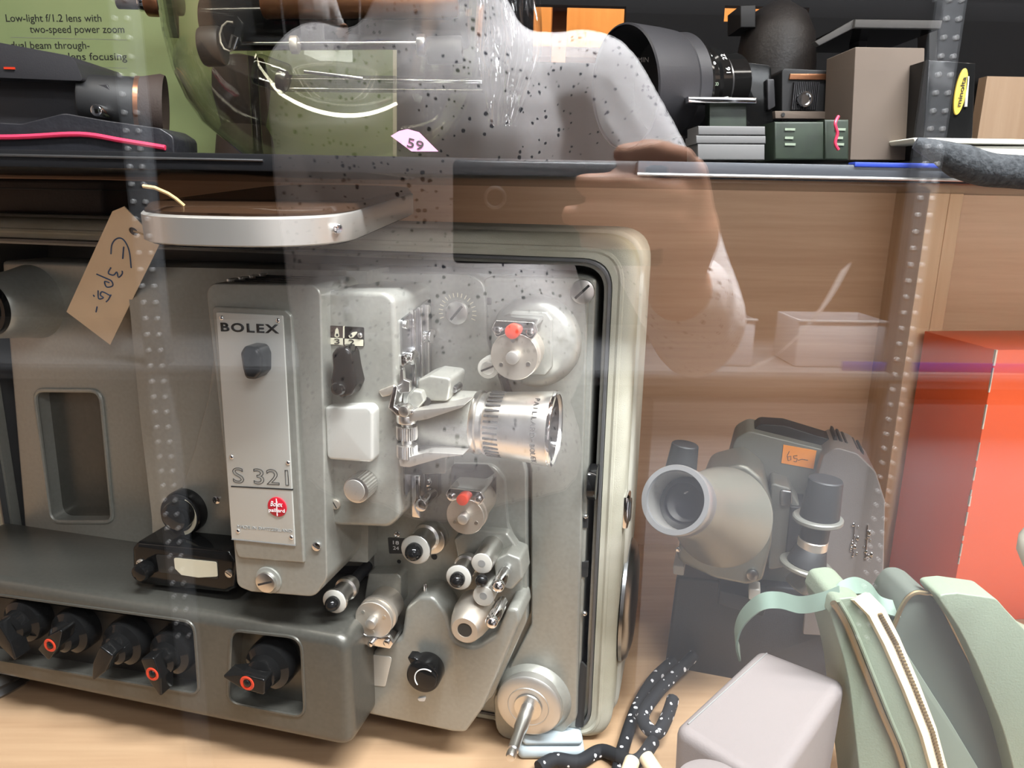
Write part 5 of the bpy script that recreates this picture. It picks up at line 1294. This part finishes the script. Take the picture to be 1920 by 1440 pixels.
body_parts = [
 ('e', W(-.055, -.285, 1.0), (.165, .11, .11)), ('e', W(-.055, -.285, 1.20), (.145, .10, .17)), ('e', chest, (.145, .10, .13)),
 ('c', [chest, shR, elR, wrR], [.07, .056, .042, .027]), ('c', [chest, shL, elL, wrL], [.07, .056, .042, .027]),
 ('c', [hipR, knR, anR, anR+V((0, .10, -.055))], [.085, .056, .036, .03]), ('c', [hipL, knL, anL, anL+V((0, .10, -.055))], [.085, .056, .036, .03]),
 ('c', [neck-V((0, 0, .05)), neck+V((0, .012, .06)), HD-V((0, 0, .04))], [.062, .052, .055]),
 ('e', HD+V((0, -.012, .030)), (.076, .094, .090)), ('e', hd_(0, .020, -.035), (.060, .066, .075)), ('e', hd_(0, .052, -.085), (.032, .026, .022)),
 ('c', [hd_(0, .078, .012), hd_(0, .094, -.022)], [.008, .013]), ('e', hd_(-.012, .086, -.026), (.009, .010, .008)), ('e', hd_(.012, .086, -.026), (.009, .010, .008)),
 ('e', hd_(0, .066, .030), (.050, .018, .010)), ('e', hd_(.077, -.012, -.006), (.008, .018, .030)), ('e', hd_(-.077, -.012, -.006), (.008, .018, .030)),
 # right hand closing on the phone
 ('c', [wrR, Wm(1272, 440, .605)], [.026, .034]), ('c', [Wm(1272, 440, .605), Wm(1292, 330, .585)], [.034, .016]),
 ('e', Wm(1272, 400, .595), (.028, .020, .042)),
 fing([(1280, 318, .585), (1283, 297, .572), (1225, 281, .5505), (1168, 288, .5495)], .0105, .0078),
 fing([(1284, 372, .588), (1262, 362, .566), (1180, 346, .5455), (1094, 344, .5470)], .0110, .0082),
 fing([(1280, 415, .592), (1256, 408, .568), (1160, 402, .5455), (1068, 404, .5470)], .0105, .0080),
 fing([(1270, 450, .596), (1245, 452, .572), (1170, 450, .5460), (1100, 452, .5470)], .0095, .0070),
 fing([(1264, 455, .612), (1225, 420, .612), (1180, 380, .5925)], .0125, .0090),
 # left hand hanging
 ('e', wrL+V((.005, .02, -.07)), (.016, .036, .045)),
]
for k, (dy, ln_) in enumerate(((.045, .065), (.028, .078), (.010, .074), (-.006, .055))):
    b0 = wrL+V((.005, dy-.004, -.10)); body_parts.append(('c', [b0, b0+V((.006, .006, -ln_*.55)), b0+V((.018, .004, -ln_))], [.0095, .0085, .0072]))
body_parts.append(('c', [wrL+V((.008, .045, -.04)), wrL+V((.016, .066, -.075)), wrL+V((.02, .066, -.105))], [.012, .0105, .009]))
bd = union(body_parts, .0042, 'body', M['skin'], man, 5)
for sx in (-.031, .031):
    ey = MB().ball(hd_(sx, .066, .010), .0125).build('eye', M['eye_white'], man)
    MB().ball(hd_(sx, .0755, .010), .0058, (1, .6, 1)).build('iris', M['hair'], ey)
MB().tube([hd_(-.024, .073, -.056), hd_(-.010, .083, -.053), hd_(0, .084, -.055), hd_(.010, .083, -.053), hd_(.024, .073, -.056)], [.002, .0045, .005, .0045, .002], 10).build('mouth', M['lip'], man)
union([('e', HD+V((0, -.026, .050)), (.083, .090, .083)), ('e', HD+V((0, -.060, -.0)), (.074, .058, .07)), ('e', HD+V((0, .035, .098)), (.055, .040, .026))], .005, 'hair', M['hair'], man, 5)
cuff = elR+(wrR-elR)*.62
shirt_parts = [
 ('e', W(-.055, -.285, 1.06), (.165, .12, .12)), ('e', W(-.055, -.285, 1.20), (.160, .112, .17)), ('e', chest, (.158, .115, .135)), ('e', W(-.055, -.285, 1.475), (.115, .085, .055)),
 ('c', [chest+V((.06, 0, .03)), shR, shR+(elR-shR)*.5+V((.012, 0, 0)), elR, cuff], [.08, .066, .064, .058, .046]),
 ('c', [chest-V((.05, 0, -.03)), shL, elL, wrL+V((0, 0, .05))], [.08, .062, .050, .042]),
 ('c', [neck-V((0, 0, .04)), neck+V((0, .004, .012))], [.085, .066])]
st_ = union(shirt_parts, .0055, 'shirt', M['shirt'], man, 4)
for v in st_.data.vertices:                       # soft creases
    p = v.co; n_ = mnoise.noise(V((p.x*9+p.z*3, p.y*7, p.z*4.5-p.x*6)))
    v.co = p + v.normal*(.010*n_+.004*mnoise.noise(V((p.x*24, p.y*20, p.z*12))))
union([('e', W(-.055, -.285, .99), (.178, .122, .10)), ('c', [hipR, knR, anR+V((0, 0, -.02))], [.098, .07, .052]), ('c', [hipL, knL, anL+V((0, 0, -.02))], [.098, .07, .052])], .008, 'trousers', M['trousers'], man, 4)
for an_ in (anR, anL):
    union([('c', [an_+V((0, -.03, -.05)), an_+V((0, .06, -.055)), an_+V((0, .14, -.06))], [.04, .042, .034])], .005, 'shoe', M['shoe'], man, 4)
# the phone
pa, pb2 = mir(848, 298, .562), mir(1252, 298, .562)
ph, F = thing('phone', (pa.x, -.0025, pa.z-.075), 'black phone held sideways in the right hand, mirrored in the pane', 'phone')
wd_ = .158
MB().box((0, -.0085, 0), (wd_, 0, .075), .0038, 4).build('case', M['phone'], ph)
MB().box((.003, -.0090, .003), (wd_-.003, -.0084, .072), .0002).build('screen', M['black'], ph)
MB().lathe([(.0058, -.0005), (.0085, -.0005), (.0085, .001), (.0072, .0016), (.0058, .001)], (-pa.x, 0, 1.35-(pa.z-.075)), (0, 1, 0), 32).build('lens_ring', M['steel'], ph)
MB().cyl((-pa.x, -.0002, 1.35-(pa.z-.075)), (-pa.x, .0003, 1.35-(pa.z-.075)), .0056, seg=24).build('lens', M['lens_glass'], ph)
